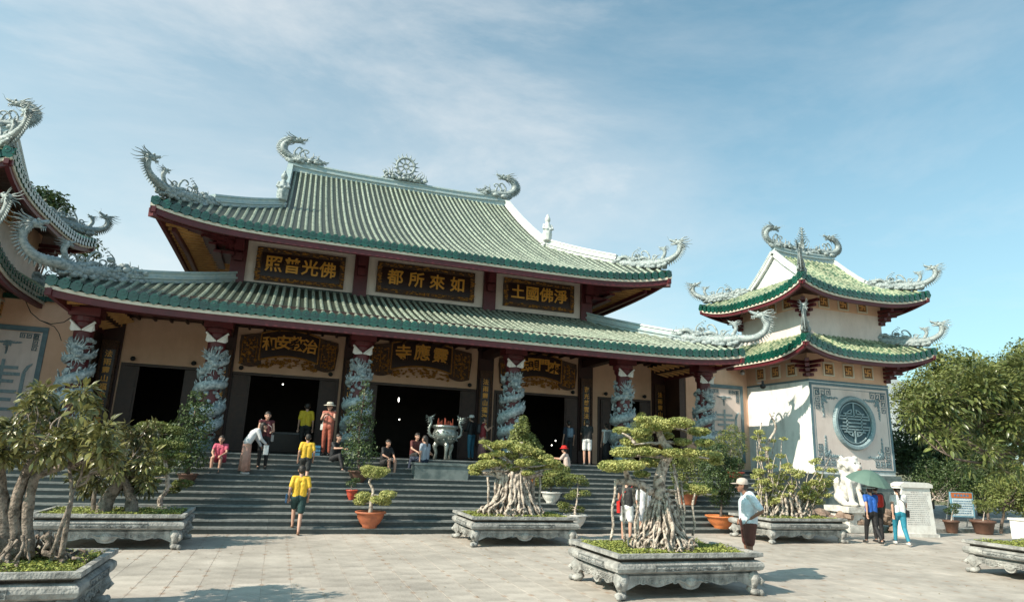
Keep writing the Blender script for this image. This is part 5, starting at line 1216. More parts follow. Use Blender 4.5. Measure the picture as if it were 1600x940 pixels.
potted('white bowl on the lowest steps right of the mid planter','small airy bonsai in the lower white bowl',898,805,827,38,'whitepot',[(885,793,13),(905,795,10),(902,770,12),(890,775,10),(903,748,14),(912,755,10),(892,745,10),(880,788,10),(915,770,9)],'leafm',[(899,795),(902,780),(903,755)],1300,.05,5,.03,bark='bark')
potted('orange pot glimpsed through the mid bonsai','conical evergreen rising behind the mid bonsai against the column',831,748,762,20,'orange',[(818,655,8),(816,668,13),(812,682,18),(822,692,20),(806,696,16),(830,705,20),(815,712,20),(835,722,16)],'leafm',[(828,735),(822,700),(818,660)],700,.07,6,.03,rzf=.85,bark='barkd',cat='shrub',name='potted_shrub')
potted('orange pot half way up the stairs behind the front bonsai','twiggy bush in the upper orange pot behind the front bonsai',1074,765,787,36,'terra',[(1065,735,20),(1085,730,20),(1055,720,16),(1095,718,16),(1075,712,18),(1062,748,14),(1090,748,12)],'leafm',[(1074,755),(1073,730)],500,.06,7,.025,kind='tub',rzf=.7,bark='bark',cat='bush',name='potted_bush')
potted('large orange bowl at the stair foot right of the front bonsai','dark evergreen in the large orange bowl',1127,806,826,46,'orange',[(1125,780,17),(1120,750,24),(1140,745,20),(1130,725,22),(1110,730,18),(1148,725,16),(1120,705,18),(1138,765,16),(1108,765,14),(1100,700,12)],'leafd',[(1127,790),(1128,760),(1125,715)],700,.065,8,.035,rzf=.75,bark='barkd',cat='shrub',name='potted_shrub')
potted('red tub at the top right of the stairs','open twiggy bush in the red tub before the bordered wall panel',1141,736,746,42,'redpot',[(1140,690,16),(1128,700,14),(1155,700,14),(1145,672,12),(1132,680,12),(1158,682,11),(1145,715,16),(1125,688,9)],'leafm',[(1142,725),(1143,690)],420,.06,9,.025,kind='tub',rzf=.8,bark='bark',cat='bush',name='potted_bush')
potted('wide red bowl at the left foot of the stairs','dark layered bonsai with flat pads in the wide red bowl',252,793,806,56,'redpot',[(240,668,26),(270,672,18),(238,690,20),(275,695,20),(250,710,20),(280,712,14),(285,755,16),(270,765,12),(245,735,18),(262,725,14),(225,745,13),(240,752,12)],'leafm',[(250,780),(262,760),(258,720),(250,690),(245,672)],1500,.06,10,.05,rzf=.4,bark='bark')
potted('brown tub on the upper left stairs','dense dark green tree in a tub on the left stairs beside the dragon column',292,735,752,30,'brownpot',[(285,700,28),(305,690,26),(290,670,24),(312,665,20),(300,645,20),(318,640,16),(308,622,14),(280,725,20),(305,720,20),(262,695,16)],'leafd',[(295,715),(300,680),(305,640)],240,.085,11,.045,rzf=.85,bark='barkd',cat='tree',name='potted_tree')
potted('clay pot at the top of the stairs behind the front bonsai','upright green shrub between front bonsai and fourth column',1000,722,730,22,'brownpot',[(1000,700,14),(1005,685,15),(998,668,13),(1003,652,9),(990,690,10)],'leafm',[(1001,700),(1001,665)],700,.06,12,.02,rzf=.9,bark='barkd',cat='shrub',name='potted_shrub')
potted('brown trough pot on the right terrace beneath the clipped bush','leafy plant in the brown trough pot',1538,812,834,34,'brownpot',[(1538,795,12),(1530,785,10),(1548,788,10)],'leafm',[(1538,800)],900,.06,13,.02,onst=False,kind='tub',cat='plant',name='potted_plant')
potted('small brown pot left of the notice board','dark plant in the small brown pot left of the notice board',1488,812,832,22,'brownpot',[(1486,798,11),(1492,790,9)],'leafd',[(1488,800)],900,.06,14,.02,onst=False,kind='tub',cat='plant',name='potted_plant')
# ---------------------------------------------------------------- people
def base_pose():
    J={'pel':(0,0,.93),'chest':(0,0,1.24),'neck':(0,-.01,1.43),'head':(0,.02,1.585),
       'hip_l':(-.09,0,.90),'hip_r':(.09,0,.90),'kn_l':(-.10,.02,.50),'kn_r':(.10,.02,.50),'an_l':(-.10,-.02,.085),'an_r':(.10,-.02,.085),
       'sh_l':(-.175,0,1.39),'sh_r':(.175,0,1.39),'el_l':(-.225,-.03,1.11),'el_r':(.225,-.03,1.11),'wr_l':(-.235,.05,.86),'wr_r':(.235,.05,.86)}
    return {k:Vector(v) for k,v in J.items()}
POSES={
 'stand':{},
 'walk':{'kn_l':(-.09,.16,.52),'an_l':(-.09,.22,.11),'kn_r':(.09,-.02,.49),'an_r':(.09,-.26,.13),'el_l':(-.22,-.12,1.13),'wr_l':(-.22,-.12,.88),'el_r':(.22,.06,1.12),'wr_r':(.21,.2,.92)},
 'climb':{'kn_l':(-.09,.20,.62),'an_l':(-.09,.16,.24),'kn_r':(.08,-.02,.49),'an_r':(.06,-.18,.10),'el_l':(-.24,-.08,1.13),'wr_l':(-.25,.04,.9),'el_r':(.24,-.06,1.12),'wr_r':(.23,.10,.9)},
 'phone':{'el_l':(-.21,.14,1.16),'wr_l':(-.08,.34,1.30),'el_r':(.21,.14,1.16),'wr_r':(.08,.34,1.30),'head':(0,.05,1.57)},
 'hold':{'el_l':(-.22,.04,1.12),'wr_l':(-.12,.26,1.10),'el_r':(.22,.04,1.12),'wr_r':(.12,.28,1.12),'head':(0,.05,1.57)},
 'umbrella':{'el_l':(-.22,.06,1.12),'wr_l':(-.16,.26,1.28)},
 'hiphand':{'el_l':(-.33,-.16,1.14),'wr_l':(-.20,.02,.99),'el_r':(.30,-.12,1.12),'wr_r':(.19,.08,.97),'neck':(0,.02,1.42),'head':(0,.09,1.55)},
 'bend':{'chest':(0,.16,1.20),'neck':(0,.30,1.34),'head':(0,.42,1.42),'sh_l':(-.17,.24,1.30),'sh_r':(.17,.24,1.30),'el_l':(-.2,.30,1.04),'el_r':(.2,.34,1.04),'wr_l':(-.12,.42,.84),'wr_r':(.12,.50,.92)},
 'sit':{'pel':(0,0,.09),'chest':(0,.05,.40),'neck':(0,.10,.59),'head':(0,.15,.74),'hip_l':(-.09,.02,.08),'hip_r':(.09,.02,.08),'kn_l':(-.13,.42,.16),'kn_r':(.13,.42,.16),'an_l':(-.12,.46,-.25),'an_r':(.12,.46,-.25),'sh_l':(-.17,.09,.55),'sh_r':(.17,.09,.55),'el_l':(-.22,.20,.33),'el_r':(.22,.20,.33),'wr_l':(-.12,.40,.24),'wr_r':(.12,.40,.24)},
 'sit_arm':{'pel':(0,0,.09),'chest':(0,.05,.40),'neck':(0,.10,.59),'head':(0,.15,.74),'hip_l':(-.09,.02,.08),'hip_r':(.09,.02,.08),'kn_l':(-.13,.40,.18),'kn_r':(.13,.42,.20),'an_l':(-.12,.52,-.25),'an_r':(.12,.60,-.22),'sh_l':(-.17,.09,.55),'sh_r':(.17,.09,.55),'el_l':(-.22,.22,.38),'el_r':(.22,.26,.40),'wr_l':(-.10,.46,.40),'wr_r':(.12,.52,.42)},
 'sit_side':{'pel':(0,0,.09),'chest':(0,-.02,.40),'neck':(0,0,.59),'head':(.0,.03,.74),'hip_l':(-.09,.02,.08),'hip_r':(.09,.02,.08),'kn_l':(-.16,.40,.12),'kn_r':(-.02,.42,.12),'an_l':(-.2,.46,-.32),'an_r':(-.08,.50,-.32),'sh_l':(-.17,-.01,.55),'sh_r':(.17,-.01,.55),'el_l':(-.25,-.04,.30),'el_r':(.30,.05,.36),'wr_l':(-.24,-.02,.08),'wr_r':(.48,.12,.30)}}
def person(label,p,rot,h,pose,top,bottom,bkind='trousers',skin='skin',sleeve=.55,hair='short',shoes=(.03,.03,.03),extra=None,vox=.015,group=None,over=None,width=1.):
    t=thing('person',label,'person',tuple(p),rot,group); s=h/1.70; J=base_pose(); J.update({k:Vector(v) for k,v in POSES[pose].items()})
    if over: J.update({k:Vector(v) for k,v in over.items()})
    Jx={k:v*s for k,v in J.items()}; g=lambda k:Jx[k]
    up=(g('neck')-g('chest')).normalized(); fw=Vector((0,1,0)); hd=g('head')
    b=MB(); S=s
    b.cap2(hd+Vector((0,-.012*S,.035*S)),.088*S,hd+Vector((0,.012*S,-.03*S)),.074*S,12); b.cap2(hd+Vector((0,.03*S,-.07*S)),.050*S,hd+Vector((0,.045*S,-.085*S)),.036*S,9)
    b.cap2(hd+Vector((0,.088*S,-.0*S)),.012*S,hd+Vector((0,.104*S,-.03*S)),.017*S,7)
    for e in(-1,1): b.cap2(hd+Vector((e*.085*S,-.005*S,.01*S)),.017*S,hd+Vector((e*.085*S,-.0*S,-.03*S)),.013*S,7)
    b.cap2(g('neck')-up*.03*S,.055*S,hd-Vector((0,.01,.06))*S,.048*S)
    W=width
    tor=MB()
    def torso(m,inf):
        for e in(-1,1):
            o=Vector((e*.062*S*W,0,0)); m.cap2(g('pel')+o,(.105+inf)*S*W,g('chest')+o*1.2,(.105+inf)*S*W,12)
            m.cap2(g('chest')+o*1.2,(.105+inf)*S*W,g('neck')-up*.10*S+o*1.1,(.082+inf)*S,12)
        m.cap2(g('sh_l'),(.052+inf)*S,g('sh_r'),(.052+inf)*S,10); m.cap2(g('neck')-up*.06*S,(.062+inf*.7)*S,g('neck')-up*.09*S,(.085+inf)*S)
    torso(b,-.012)
    for sd in('l','r'):
        sh,el,wr=g('sh_'+sd),g('el_'+sd),g('wr_'+sd); b.cap2(sh,.048*S*W,el,.037*S,10); b.cap2(el,.037*S,wr,.025*S,10)
        f=(wr-el).normalized(); side=Vector((1,0,0)); side=(side-f*side.dot(f)).normalized(); nrm=f.cross(side)
        pc=wr+f*.055*S; b.cap2(wr+f*.01*S,.026*S,pc,.030*S,8)
        for k,(o,l) in enumerate(((-.027,.058),(-.009,.070),(.009,.066),(.026,.052))):
            r0=pc+side*o*S+f*.022*S; r1=r0+f*l*.55*S+nrm*.012*S; r2=r1+f*l*.4*S+nrm*.03*S; b.cap2(r0,.0105*S,r1,.0095*S,6); b.cap2(r1,.0095*S,r2,.008*S,6)
        e=1 if sd=='l' else -1; r0=wr+f*.03*S+side*e*.026*S; r1=r0+side*e*.028*S+f*.03*S; b.cap2(r0,.012*S,r1,.0105*S,6); b.cap2(r1,.0105*S,r1+f*.028*S,.009*S,6)
        hp,kn,an=g('hip_'+sd),g('kn_'+sd),g('an_'+sd); b.cap2(hp,.085*S*W,kn,.053*S,12); b.cap2(kn,.053*S,kn.lerp(an,.35),.052*S,10); b.cap2(kn.lerp(an,.35),.052*S,an,.033*S,10)
        b.cap2(an-Vector((0,.02,.045))*S,.034*S,an+Vector((0,.13,-.055))*S,.028*S,8)
    remesh(b,'body',vox,M[skin],t)
    m=MB(); torso(m,.012)
    for sd in('l','r'):
        if sleeve>0: 
            sh,el,wr=g('sh_'+sd),g('el_'+sd),g('wr_'+sd)
            m.cap2(sh,.066*S*W,sh.lerp(el,min(1,sleeve)),.058*S,10)
            if sleeve>1: m.cap2(el,.052*S,wr,.040*S,10)
    if bkind!='dress': remesh(m,'shirt',vox*1.05,plain(top),t)
    m=MB(); W2=W
    if bkind in('trousers','shorts'):
        for e in(-1,1): m.cap2(g('pel')+Vector((e*.055*S,0,0)),.122*S*W2,g('pel')+Vector((e*.055*S,0,-.03*S)),.118*S*W2,12)
        for sd in('l','r'):
            hp,kn,an=g('hip_'+sd),g('kn_'+sd),g('an_'+sd)
            if bkind=='shorts': m.cap2(hp,.106*S*W2,hp.lerp(kn,.78),.088*S,12)
            else: m.cap2(hp,.103*S*W2,kn,.068*S,12); m.cap2(kn,.068*S,kn.lerp(an,.9),.050*S,12)
        remesh(m,'shorts' if bkind=='shorts' else 'trousers',vox*1.05,plain(bottom),t)
    else:
        z1=g('pel').z+.06*S; z0=.10*S if bkind in('skirt','dress') else .5*S
        c=g('pel')
        pr=[(.135*S,z1),(.165*S,z1-.16*S),(.17*S,z1-.4*S if z0<.3 else z0+.1),(.215*S,z0),(.19*S,z0)]
        n=24; k=MB()
        for r,z in pr:
            for i in range(n): a=2*math.pi*i/n; rr=r*(1+.07*math.sin(a*8)*(1 if z<z1-.2 else 0)); k.v.append((c.x*(1-(z1-z))+rr*math.cos(a),c.y+rr*.8*math.sin(a),z))
        for j in range(len(pr)-1):
            for i in range(n): i2=(i+1)%n; k.f.append((j*n+i,j*n+i2,(j+1)*n+i2,(j+1)*n+i))
        k.build('skirt',plain(bottom),t,world=False,smooth=True)
        if bkind=='dress': remesh(m if len(m.v) else (torso(m,.012) or m),'shirt',vox*1.05,plain(top),t)
    # hair, face, shoes
    if hair:
        hm=MB(); hm.cap2(hd+Vector((0,-.022*S,.045*S)),.096*S,hd+Vector((0,-.035*S,.0)),.088*S,12)
        if hair=='long': hm.cap2(hd+Vector((0,-.05*S,-.02*S)),.078*S,hd+Vector((0,-.075*S,-.22*S)),.058*S,10)
        if hair=='tail': hm.cap2(hd+Vector((0,-.1*S,.0)),.04*S,hd+Vector((0,-.13*S,-.22*S)),.024*S,8)
        if hair=='bun': hm.cap2(hd+Vector((0,-.11*S,.06*S)),.045*S,hd+Vector((0,-.12*S,.05*S)),.045*S,8)
        remesh(hm,'hair',vox,M['hair'],t)
    fm=MB()
    for e in(-1,1): fm.ell(hd+Vector((e*.033*S,.083*S,.012*S)),(.013*S,.008*S,.008*S),6,4); fm.bx(hd.x+e*.033*S-.017*S,hd.x+e*.033*S+.017*S,hd.y+.084*S,hd.y+.090*S,hd.z+.030*S,hd.z+.036*S)
    fm.build('eyes',M['hair'],t,world=False); MB().ell(hd+Vector((0,.080*S,-.058*S)),(.022*S,.010*S,.006*S),8,4).build('mouth',plain((.35,.09,.08)),t,world=False)
    if shoes is not None:
        for sd in('l','r'):
            an=g('an_'+sd); sm=MB().cap2(an-Vector((0,.025,.045))*S,.042*S,an+Vector((0,.14,-.055))*S,.034*S,9); sm.build('shoe',plain(shoes,.5,'shoe'),t,world=False,smooth=True)
    if extra: extra(t,Jx,S)
    return t
def hat_sun(c=(.72,.66,.55),r=.2,band=(.1,.08,.07)):
    def f(t,J,S):
        h=J['head']; MB().lathe([(r*S,.045*S),(r*1.01*S,.055*S),(.115*S,.075*S),(.11*S,.13*S),(.085*S,.165*S),(.0,.175*S)],20,tuple(h),False).build('sun_hat',plain(c,.8,'straw'),t,world=False,smooth=True)
        MB().lathe([(.117*S,.075*S),(.117*S,.10*S),(.112*S,.10*S)],20,tuple(h),False).build('hat_band',plain(band),t,world=False)
    return f
def cap_hat(c):
    def f(t,J,S):
        h=J['head']; b=MB().lathe([(.104*S,.025*S),(.108*S,.06*S),(.09*S,.115*S),(.04*S,.14*S),(0,.143*S)],18,(h.x,h.y-.01*S,h.z),False); b.ell((h.x,h.y+.12*S,h.z+.035*S),(.075*S,.085*S,.012*S),12,4); b.build('cap',plain(c),t,world=False,smooth=True)
    return f
def backpack(c,w=.13):
    def f(t,J,S):
        ch=J['chest']; b=MB(); b.cap2(ch+Vector((-.05*S,-.16*S,-.14*S)),.085*S,ch+Vector((-.05*S,-.16*S,.10*S)),.08*S,10); b.cap2(ch+Vector((.05*S,-.16*S,-.14*S)),.085*S,ch+Vector((.05*S,-.16*S,.10*S)),.08*S,10)
        for e in(-1,1): b.tube([ch+Vector((e*.09*S,-.12*S,.14*S)),ch+Vector((e*.10*S,.02*S,.19*S)),ch+Vector((e*.11*S,.13*S,.08*S)),ch+Vector((e*.12*S,.08*S,-.12*S))],.018*S,6)
        remesh(b,'backpack',.016,plain(c,.6,'bag'),t)
    return f
def handbag(c,side=1,drop=.3,size=.11):
    def f(t,J,S):
        h=J['pel']; p=h+Vector((side*.20*S,-.02,-.02)); sh=J['sh_r' if side<0 else 'sh_l']; b=MB().box(p,(.08*S,size*1.6*S,size*1.7*S),rx=.1)
        b.build('handbag',plain(c,.5,'bag'),t,world=False); MB().tube([p+Vector((0,0,.08*S)),J['chest']+Vector((side*.1,-.13*S,0)),sh+Vector((0,-.02,.075*S)),J['chest']+Vector((side*.12,.13*S,0)),p+Vector((0,.03,.08*S))],.011*S,5).build('strap',plain(c,.5,'bag'),t,world=False)
    return f
def both(*a):
    def f(t,J,S):
        for q in a: q(t,J,S)
    return f
def hand_item(nm,c,size,which='wr_l',off=(0,.08,0)):
    def f(t,J,S): MB().box(J[which]+Vector(off),size).build(nm,plain(c,.4,'item'),t,world=False)
    return f
AW,CAM,LFT,RGT=0,math.pi,math.pi/2,-math.pi/2
def floor_at(px,Y): q=at(px,715,Y); return Vector((q.x,Y,ST_Z))
gS='visitors around the temple steps'
YEL=(.78,.47,.035)
person('boy in yellow T-shirt and dark green shorts stepping onto the lowest stair, carrying blue folder',(on_stairs(461,838).x,17.22,.0),AW,1.60,'climb',YEL,(.012,.05,.05),'shorts',sleeve=.75,shoes=(.25,.13,.08),extra=hand_item('folder',(.03,.10,.22),(.03,.26,.20),'wr_l',(-.06,.02,-.02)),vox=.012,group=gS)
q=on_stairs(473,765); person('child in yellow T-shirt climbing directly above the boy with the folder',q,AW,1.42,'climb',YEL,(.03,.03,.03),'shorts',sleeve=.7,group=gS)
person('man in yellow T-shirt and black trousers standing in the left doorway',floor_at(472,23.6),AW,1.70,'stand',(.62,.44,.02),(.012,.012,.012),sleeve=.8,group=gS)
q=on_stairs(380,742); person('woman in white top and long pink skirt leaning over on the upper left steps',q,RGT+.2,1.58,'bend',(.62,.62,.64),(.48,.27,.22),'skirt',sleeve=1.5,shoes=(.6,.6,.6),hair='long',extra=hand_item('white_bag',(.75,.75,.75),(.14,.12,.26),'wr_r',(0,.03,-.18)),group=gS)
q=on_stairs(408,733); person('person in dark red vest and black trousers facing the plaza beside the leaning woman',q,CAM+.2,1.62,'hold',(.09,.012,.018),(.012,.012,.014),sleeve=.0,hair='bun',extra=handbag((.35,.33,.32),-1),group=gS)
person('woman in straw sunhat and rust red jumpsuit standing at the top step',floor_at(508,21.55),CAM-.3,1.62,'phone',(.42,.13,.09),(.34,.085,.05),'trousers',sleeve=.1,hair='long',extra=both(hat_sun((.75,.68,.56)),handbag((.62,.60,.56),1)),group=gS)
person('man in black clothes sitting on the top step beside the woman in sunhat',(floor_at(522,21.1).x,21.05,1.66),CAM+.6,1.62,'sit_arm',(.012,.014,.018),(.015,.015,.018),sleeve=.7,group=gS)
person('girl in pink top and shorts sitting on the steps far left below the second column',(on_stairs(347,712).x,20.75,1.52),CAM-.2,1.5,'sit',(.55,.09,.16),(.35,.05,.09),'shorts',sleeve=.5,hair='long',group=gS)
person('woman in black top sitting on the steps between red pots and incense burner',(floor_at(600,21).x,20.85,1.60),CAM+.5,1.52,'sit',(.015,.015,.017),(.02,.02,.022),'shorts',sleeve=.7,hair='bun',group=gS)
person('woman in grey-blue shirt sitting with back turned on the marble block left of the burner',(at(664,712,20.4).x,20.5,1.72),LFT-.9,1.62,'sit_side',(.34,.38,.45),(.02,.03,.06),sleeve=.6,hair='tail',group=gS)
person('person in dark red top sitting behind the woman in grey-blue shirt',(at(648,700,21.5).x,21.5,1.82),CAM+.3,1.6,'sit',(.10,.02,.02),(.02,.02,.02),sleeve=.6,group=gS)
person('man in white cap, black shirt and blue jeans standing right of the incense burner',floor_at(735,23.4),RGT+2.2,1.62,'hold',(.012,.012,.013),(.04,.16,.24),sleeve=1.5,extra=cap_hat((.7,.69,.66)),group=gS)
person('woman in sleeveless dark red top looking at a phone beside the gold couplet board',floor_at(752,22.9),RGT,1.55,'phone',(.19,.012,.018),(.33,.16,.16),'dress',sleeve=0,hair='tail',extra=both(backpack((.02,.02,.025)),hand_item('phone',(.03,.03,.03),(.08,.012,.15),'wr_l',(.06,.09,.04))),group=gS)
person('man with light blue backpack standing in the doorway behind the seated red hat',floor_at(888,23.6),AW,1.62,'stand',(.02,.03,.05),(.02,.02,.025),sleeve=.7,extra=backpack((.17,.24,.32)),group=gS)
person('person in red hat and striped top sitting on the upper right steps with hands out',(floor_at(886,21).x,20.95,1.64),RGT+2.4,1.5,'sit_arm',(.58,.45,.40),(.02,.05,.07),sleeve=.9,extra=hat_sun((.62,.02,.015),.17,(.5,.02,.02)),group=gS)
person('man in black T-shirt and white shorts taking a picture at the top right steps',floor_at(917,22.0),AW-.3,1.62,'phone',(.012,.012,.013),(.72,.71,.69),'shorts',sleeve=.7,shoes=(.1,.1,.1),group=gS)
def stripes(t,J,S):
    c=J['chest']
    for k in range(-3,4): MB().tube([c+Vector((k*.042*S,-.137*S+abs(k)*.008*S,.13*S)),c+Vector((k*.045*S,-.142*S+abs(k)*.010*S,-.1*S)),c+Vector((k*.05*S,-.150*S+abs(k)*.012*S,-.42*S))],.010*S,5).build('stripe',plain((.02,.03,.04)),t,world=False)
person('woman in black and white striped shirt walking into the right doorway',floor_at(948,23.2),AW,1.58,'stand',(.74,.74,.73),(.015,.012,.015),'dress',sleeve=.6,hair='bun',extra=stripes,group=gS)
q=atz(979,846); person('woman in black top and white shorts with a red bag, seen behind the front bonsai',(q.x,q.y,0),AW-.7,1.60,'hold',(.015,.015,.016),(.74,.73,.72),'shorts',sleeve=.3,hair='bun',extra=both(handbag((.62,.02,.015),-1,size=.17)),group='visitors on the plaza')
q=atz(1006,842); person('person in white top mostly hidden by the roots of the front bonsai',(q.x,q.y,0),CAM,1.50,'stand',(.72,.71,.72),(.6,.6,.62),'shorts',sleeve=.8,hair='long',group='visitors on the plaza')
person('tall man in pale blue shirt, brown shorts and beige cap beside the front planter',(8.68,10.85,0),LFT-.42,1.80,'hiphand',(.62,.70,.76),(.10,.03,.022),'shorts',skin='skind',sleeve=.85,extra=both(cap_hat((.50,.42,.37))),vox=.010,width=1.22,group='visitors on the plaza')
q=atz(1366,850); gW='visitors strolling under the green umbrella'
def umb(t,J,S):
    pass
W1=person('woman in bright blue top and black trousers walking away under the green umbrella',q,AW-.25,1.58,'walk',(.015,.10,.42),(.012,.011,.013),sleeve=.5,hair='short',extra=both(hat_sun((.62,.66,.70),.17),),group=gW)
q2=atz(1386,848); person('person in dark olive shirt with red backpack holding the green umbrella',(q2.x,q2.y+.25,0),AW-.3,1.62,'umbrella',(.05,.06,.05),(.015,.014,.016),sleeve=1.4,extra=backpack((.60,.03,.02)),over={'el_l':(-.2,.12,1.22),'wr_l':(-.30,.20,1.42)},group=gW)
q=atz(1410,852); person('woman in white sunhat, white top and teal trousers walking beside the stone stele',q,AW-.5,1.62,'walk',(.70,.70,.70),(.02,.22,.32),sleeve=.5,hair='tail',shoes=(.7,.7,.68),extra=both(hat_sun((.82,.81,.78),.19),handbag((.01,.01,.012),1)),group=gW)
q=at(1625,820,12.6); person('person at the right edge in red top with one arm in view',(q.x,q.y,0),LFT,1.5,'hold',(.45,.03,.03),(.03,.03,.04),sleeve=.5,group='visitors on the plaza')
person('woman in dark blue dress beside the fourth dragon column near the striped shirt',floor_at(968,23.6),RGT,1.52,'phone',(.03,.04,.08),(.03,.04,.08),'dress',sleeve=.4,hair='long',group=gS)
# umbrella
uc=atz(1360,850); ux,uy=uc.x,uc.y+.15; uz=at(1352,733,uy).z
u=thing('umbrella','open green umbrella shading the walking group in front of the tower','umbrella',(at(1352,740,uy).x,uy,1.45))
n=8; K=MB(); R_=.60; k=6
for i in range(n):
    for j in range(1,k+1):
        for e in range(3):
            a=2*math.pi*(i+e/3)/n; r=R_*j/k*(1-.045*math.sin(math.pi*e/3)); K.v.append((r*math.cos(a),r*math.sin(a),.36-.34*(j/k)**2*(1) + .0))
N3=n*3
idx=lambda i,e,j: ((i+(e//3))%n)*k*3+(j-1)*3+(e%3)
apex=len(K.v); K.v.append((0,0,.37))
for i in range(n):
    for e in range(3):
        K.f.append((apex,idx(i,e,1),idx(i,e+1,1)))
        for j in range(1,k): K.f.append((idx(i,e,j),idx(i,e,j+1),idx(i,e+1,j+1),idx(i,e+1,j)))
M['umb']=mat('green_umbrella_cloth',(.12,.20,.17),(.15,.24,.20),.6,scale=3,trans=.25)
for v in range(len(K.v)): K.v[v]=(K.v[v][0],K.v[v][1],K.v[v][2]+uz-1.45-.36)
u.rotation_euler=(R(15),R(3),0)
K.build('canopy',M['umb'],u,world=False)
rb=MB()
for i in range(n):
    a=2*math.pi*i/n; MB().tube([(R_*t_*math.cos(a),R_*t_*math.sin(a),uz-1.45-.36+.35-.34*t_*t_) for t_ in(0,.33,.66,1)],.006,4).build('rib',M['metal'],u,world=False)
MB().tube([(0,0,uz-1.45+.06),(0,0,-.10)],.010,6).build('shaft',M['metal'],u,world=False); MB().tube([(0,0,-.05),(0,0,-.17)],.018,7).build('handle',M['wire'],u,world=False)

# ---------------------------------------------------------------- incense burner on its marble block
bx0,bx1=at(650,725,20.0).x,at(733,729,20.0).x
blk=thing('marble_block','low veined marble block at the head of the stairs carrying the incense burner','plinth',((bx0+bx1)/2,20.4,1.2))
MB().bx(bx0,bx1,20.05,21.3,1.15,1.66).bx(bx0-.04,bx1+.04,20.01,21.31,1.66,1.72).build('block',M['marble'],blk)
bc=Vector((at(694,700,21.8).x,21.8,ST_Z))
ib=thing('incense_burner','large bronze tripod incense burner with dragon handles above the marble block','incense burner',tuple(bc))
MB().lathe([(.01,.44),(.20,.46),(.40,.56),(.49,.72),(.50,.84),(.45,.94),(.43,.98),(.52,1.02),(.52,1.10),(.46,1.10),(.44,1.02),(.02,1.0)],28,close=False).build('bowl',M['bronze'],ib,world=False,smooth=True)
rl=MB(); q=random.Random(5)
for k in range(60): a=q.uniform(0,6.28); z=q.uniform(.62,.9); r=.49; rl.ell((r*math.cos(a),r*math.sin(a),z),(.04,.04,.025),6,4,noise=.2,seed=k)
rl.build('relief',M['bronze'],ib,world=False)
for k in range(3):
    a=R(-90+120*k); MB().tube([(.30*math.cos(a),.30*math.sin(a),.55),(.40*math.cos(a),.40*math.sin(a),.42),(.33*math.cos(a),.33*math.sin(a),.22),(.36*math.cos(a),.36*math.sin(a),.02)],[.12,.10,.06,.085],10).build('leg',M['bronze'],ib,world=False,smooth=True)
for e in(-1,1):
    h=MB(); h.tube(catmull([(e*.46,0,.72),(e*.62,0,.78),(e*.66,0,.98),(e*.58,0,1.18),(e*.66,0,1.36)],4),[.06,.06,.055,.055,.05,.05,.05,.05,.05,.05,.05,.05,.05,.05,.045,.04,.03],7)
    dragon_head(h,(e*.62,0,1.32),(-e,0,.4),.42)
    for k in range(6): spike(h,(e*.64,0,.8+.1*k),(e,0,.3),.10,.025)
    h.build('dragon_handle',M['bronze'],ib,world=False,smooth=True)
ib.scale=(.84,.84,1.02)
q=random.Random(8)
for k in range(22):
    x,y=q.uniform(-.34,.34),q.uniform(-.25,.25); MB().tube([(x,y,1.0),(x+q.uniform(-.03,.03),y,q.uniform(1.18,1.34))],.009,5).build('incense_stick',plain((.40,.09,.05),.8,'incense'),ib,world=False)

# ---------------------------------------------------------------- stone lion
lp=Vector((18.6,18.0,0)); ln=thing('lion_statue','white marble guardian lion seated on a high pedestal in front of the tower window','statue',tuple(lp)); 
MB().bx(lp.x-.62,lp.x+.62,17.45,18.55,0,.22).bx(lp.x-.5,lp.x+.5,17.57,18.43,.22,.62).bx(lp.x-.6,lp.x+.6,17.47,18.53,.62,.80).build('pedestal',M['lion'],ln)
L0=Vector((0,0,.80)); b=MB()
fcl=-1
def E(x,y,z,rx,ry,rz,nn=12): b.ell(L0+Vector((x,y,z)),(rx,ry,rz),nn,8)
E(0,.22,.36,.34,.36,.36); E(0,.02,.62,.30,.30,.42); E(0,-.08,.95,.33,.30,.34)
E(.02,-.16,1.42,.33,.32,.36); E(.05,-.42,1.36,.20,.18,.16); E(.05,-.46,1.24,.17,.14,.08); E(.05,-.55,1.42,.09,.07,.06)
for e in(-1,1):
    b.cap2(L0+Vector((e*.2,-.22,.85)),.13,L0+Vector((e*.22,-.36,.12)),.10); E(e*.22,-.44,.08,.13,.18,.09); b.cap2(L0+Vector((e*.28,.2,.32)),.19,L0+Vector((e*.33,-.08,.12)),.12); E(e*.34,-.2,.08,.12,.18,.08)
    E(e*.30,-.12,1.62,.09,.08,.12); E(.05+e*.13,-.42,1.52,.07,.06,.06)
q=random.Random(12)
for k in range(70):
    a=q.uniform(0,2*math.pi); z=q.uniform(1.0,1.74); r=.34*math.sqrt(max(.1,1-((z-1.42)/.5)**2)); x=r*math.cos(a); y=-.10+r*math.sin(a)
    if y<-.30: continue
    b.ell(L0+Vector((x,y,z)),.075,7,5)
b.tube([L0+Vector((0,.5,.2)),L0+Vector((.1,.62,.5)),L0+Vector((.0,.55,.85)),L0+Vector((.05,.5,1.0))],[.09,.12,.14,.05],8)
b.v=[(L0.x+(v[0]-L0.x)*.9,L0.y+(v[1]-L0.y)*.9,L0.z+(v[2]-L0.z)*.93) for v in b.v]
remesh(b,'lion_body',.03,M['lion'],ln,2)
m_=MB(); m_.ell(L0+Vector((.045,-.47,1.21)),(.12,.07,.033),10,5); m_.build('painted_mouth',plain((.5,.13,.08)),ln,world=False)
m_=MB()
for e in(-1,1): m_.ell(L0+Vector((.045+e*.117,-.43,1.423)),(.03,.02,.025),6,4)
m_.build('eyes',M['wire'],ln,world=False)
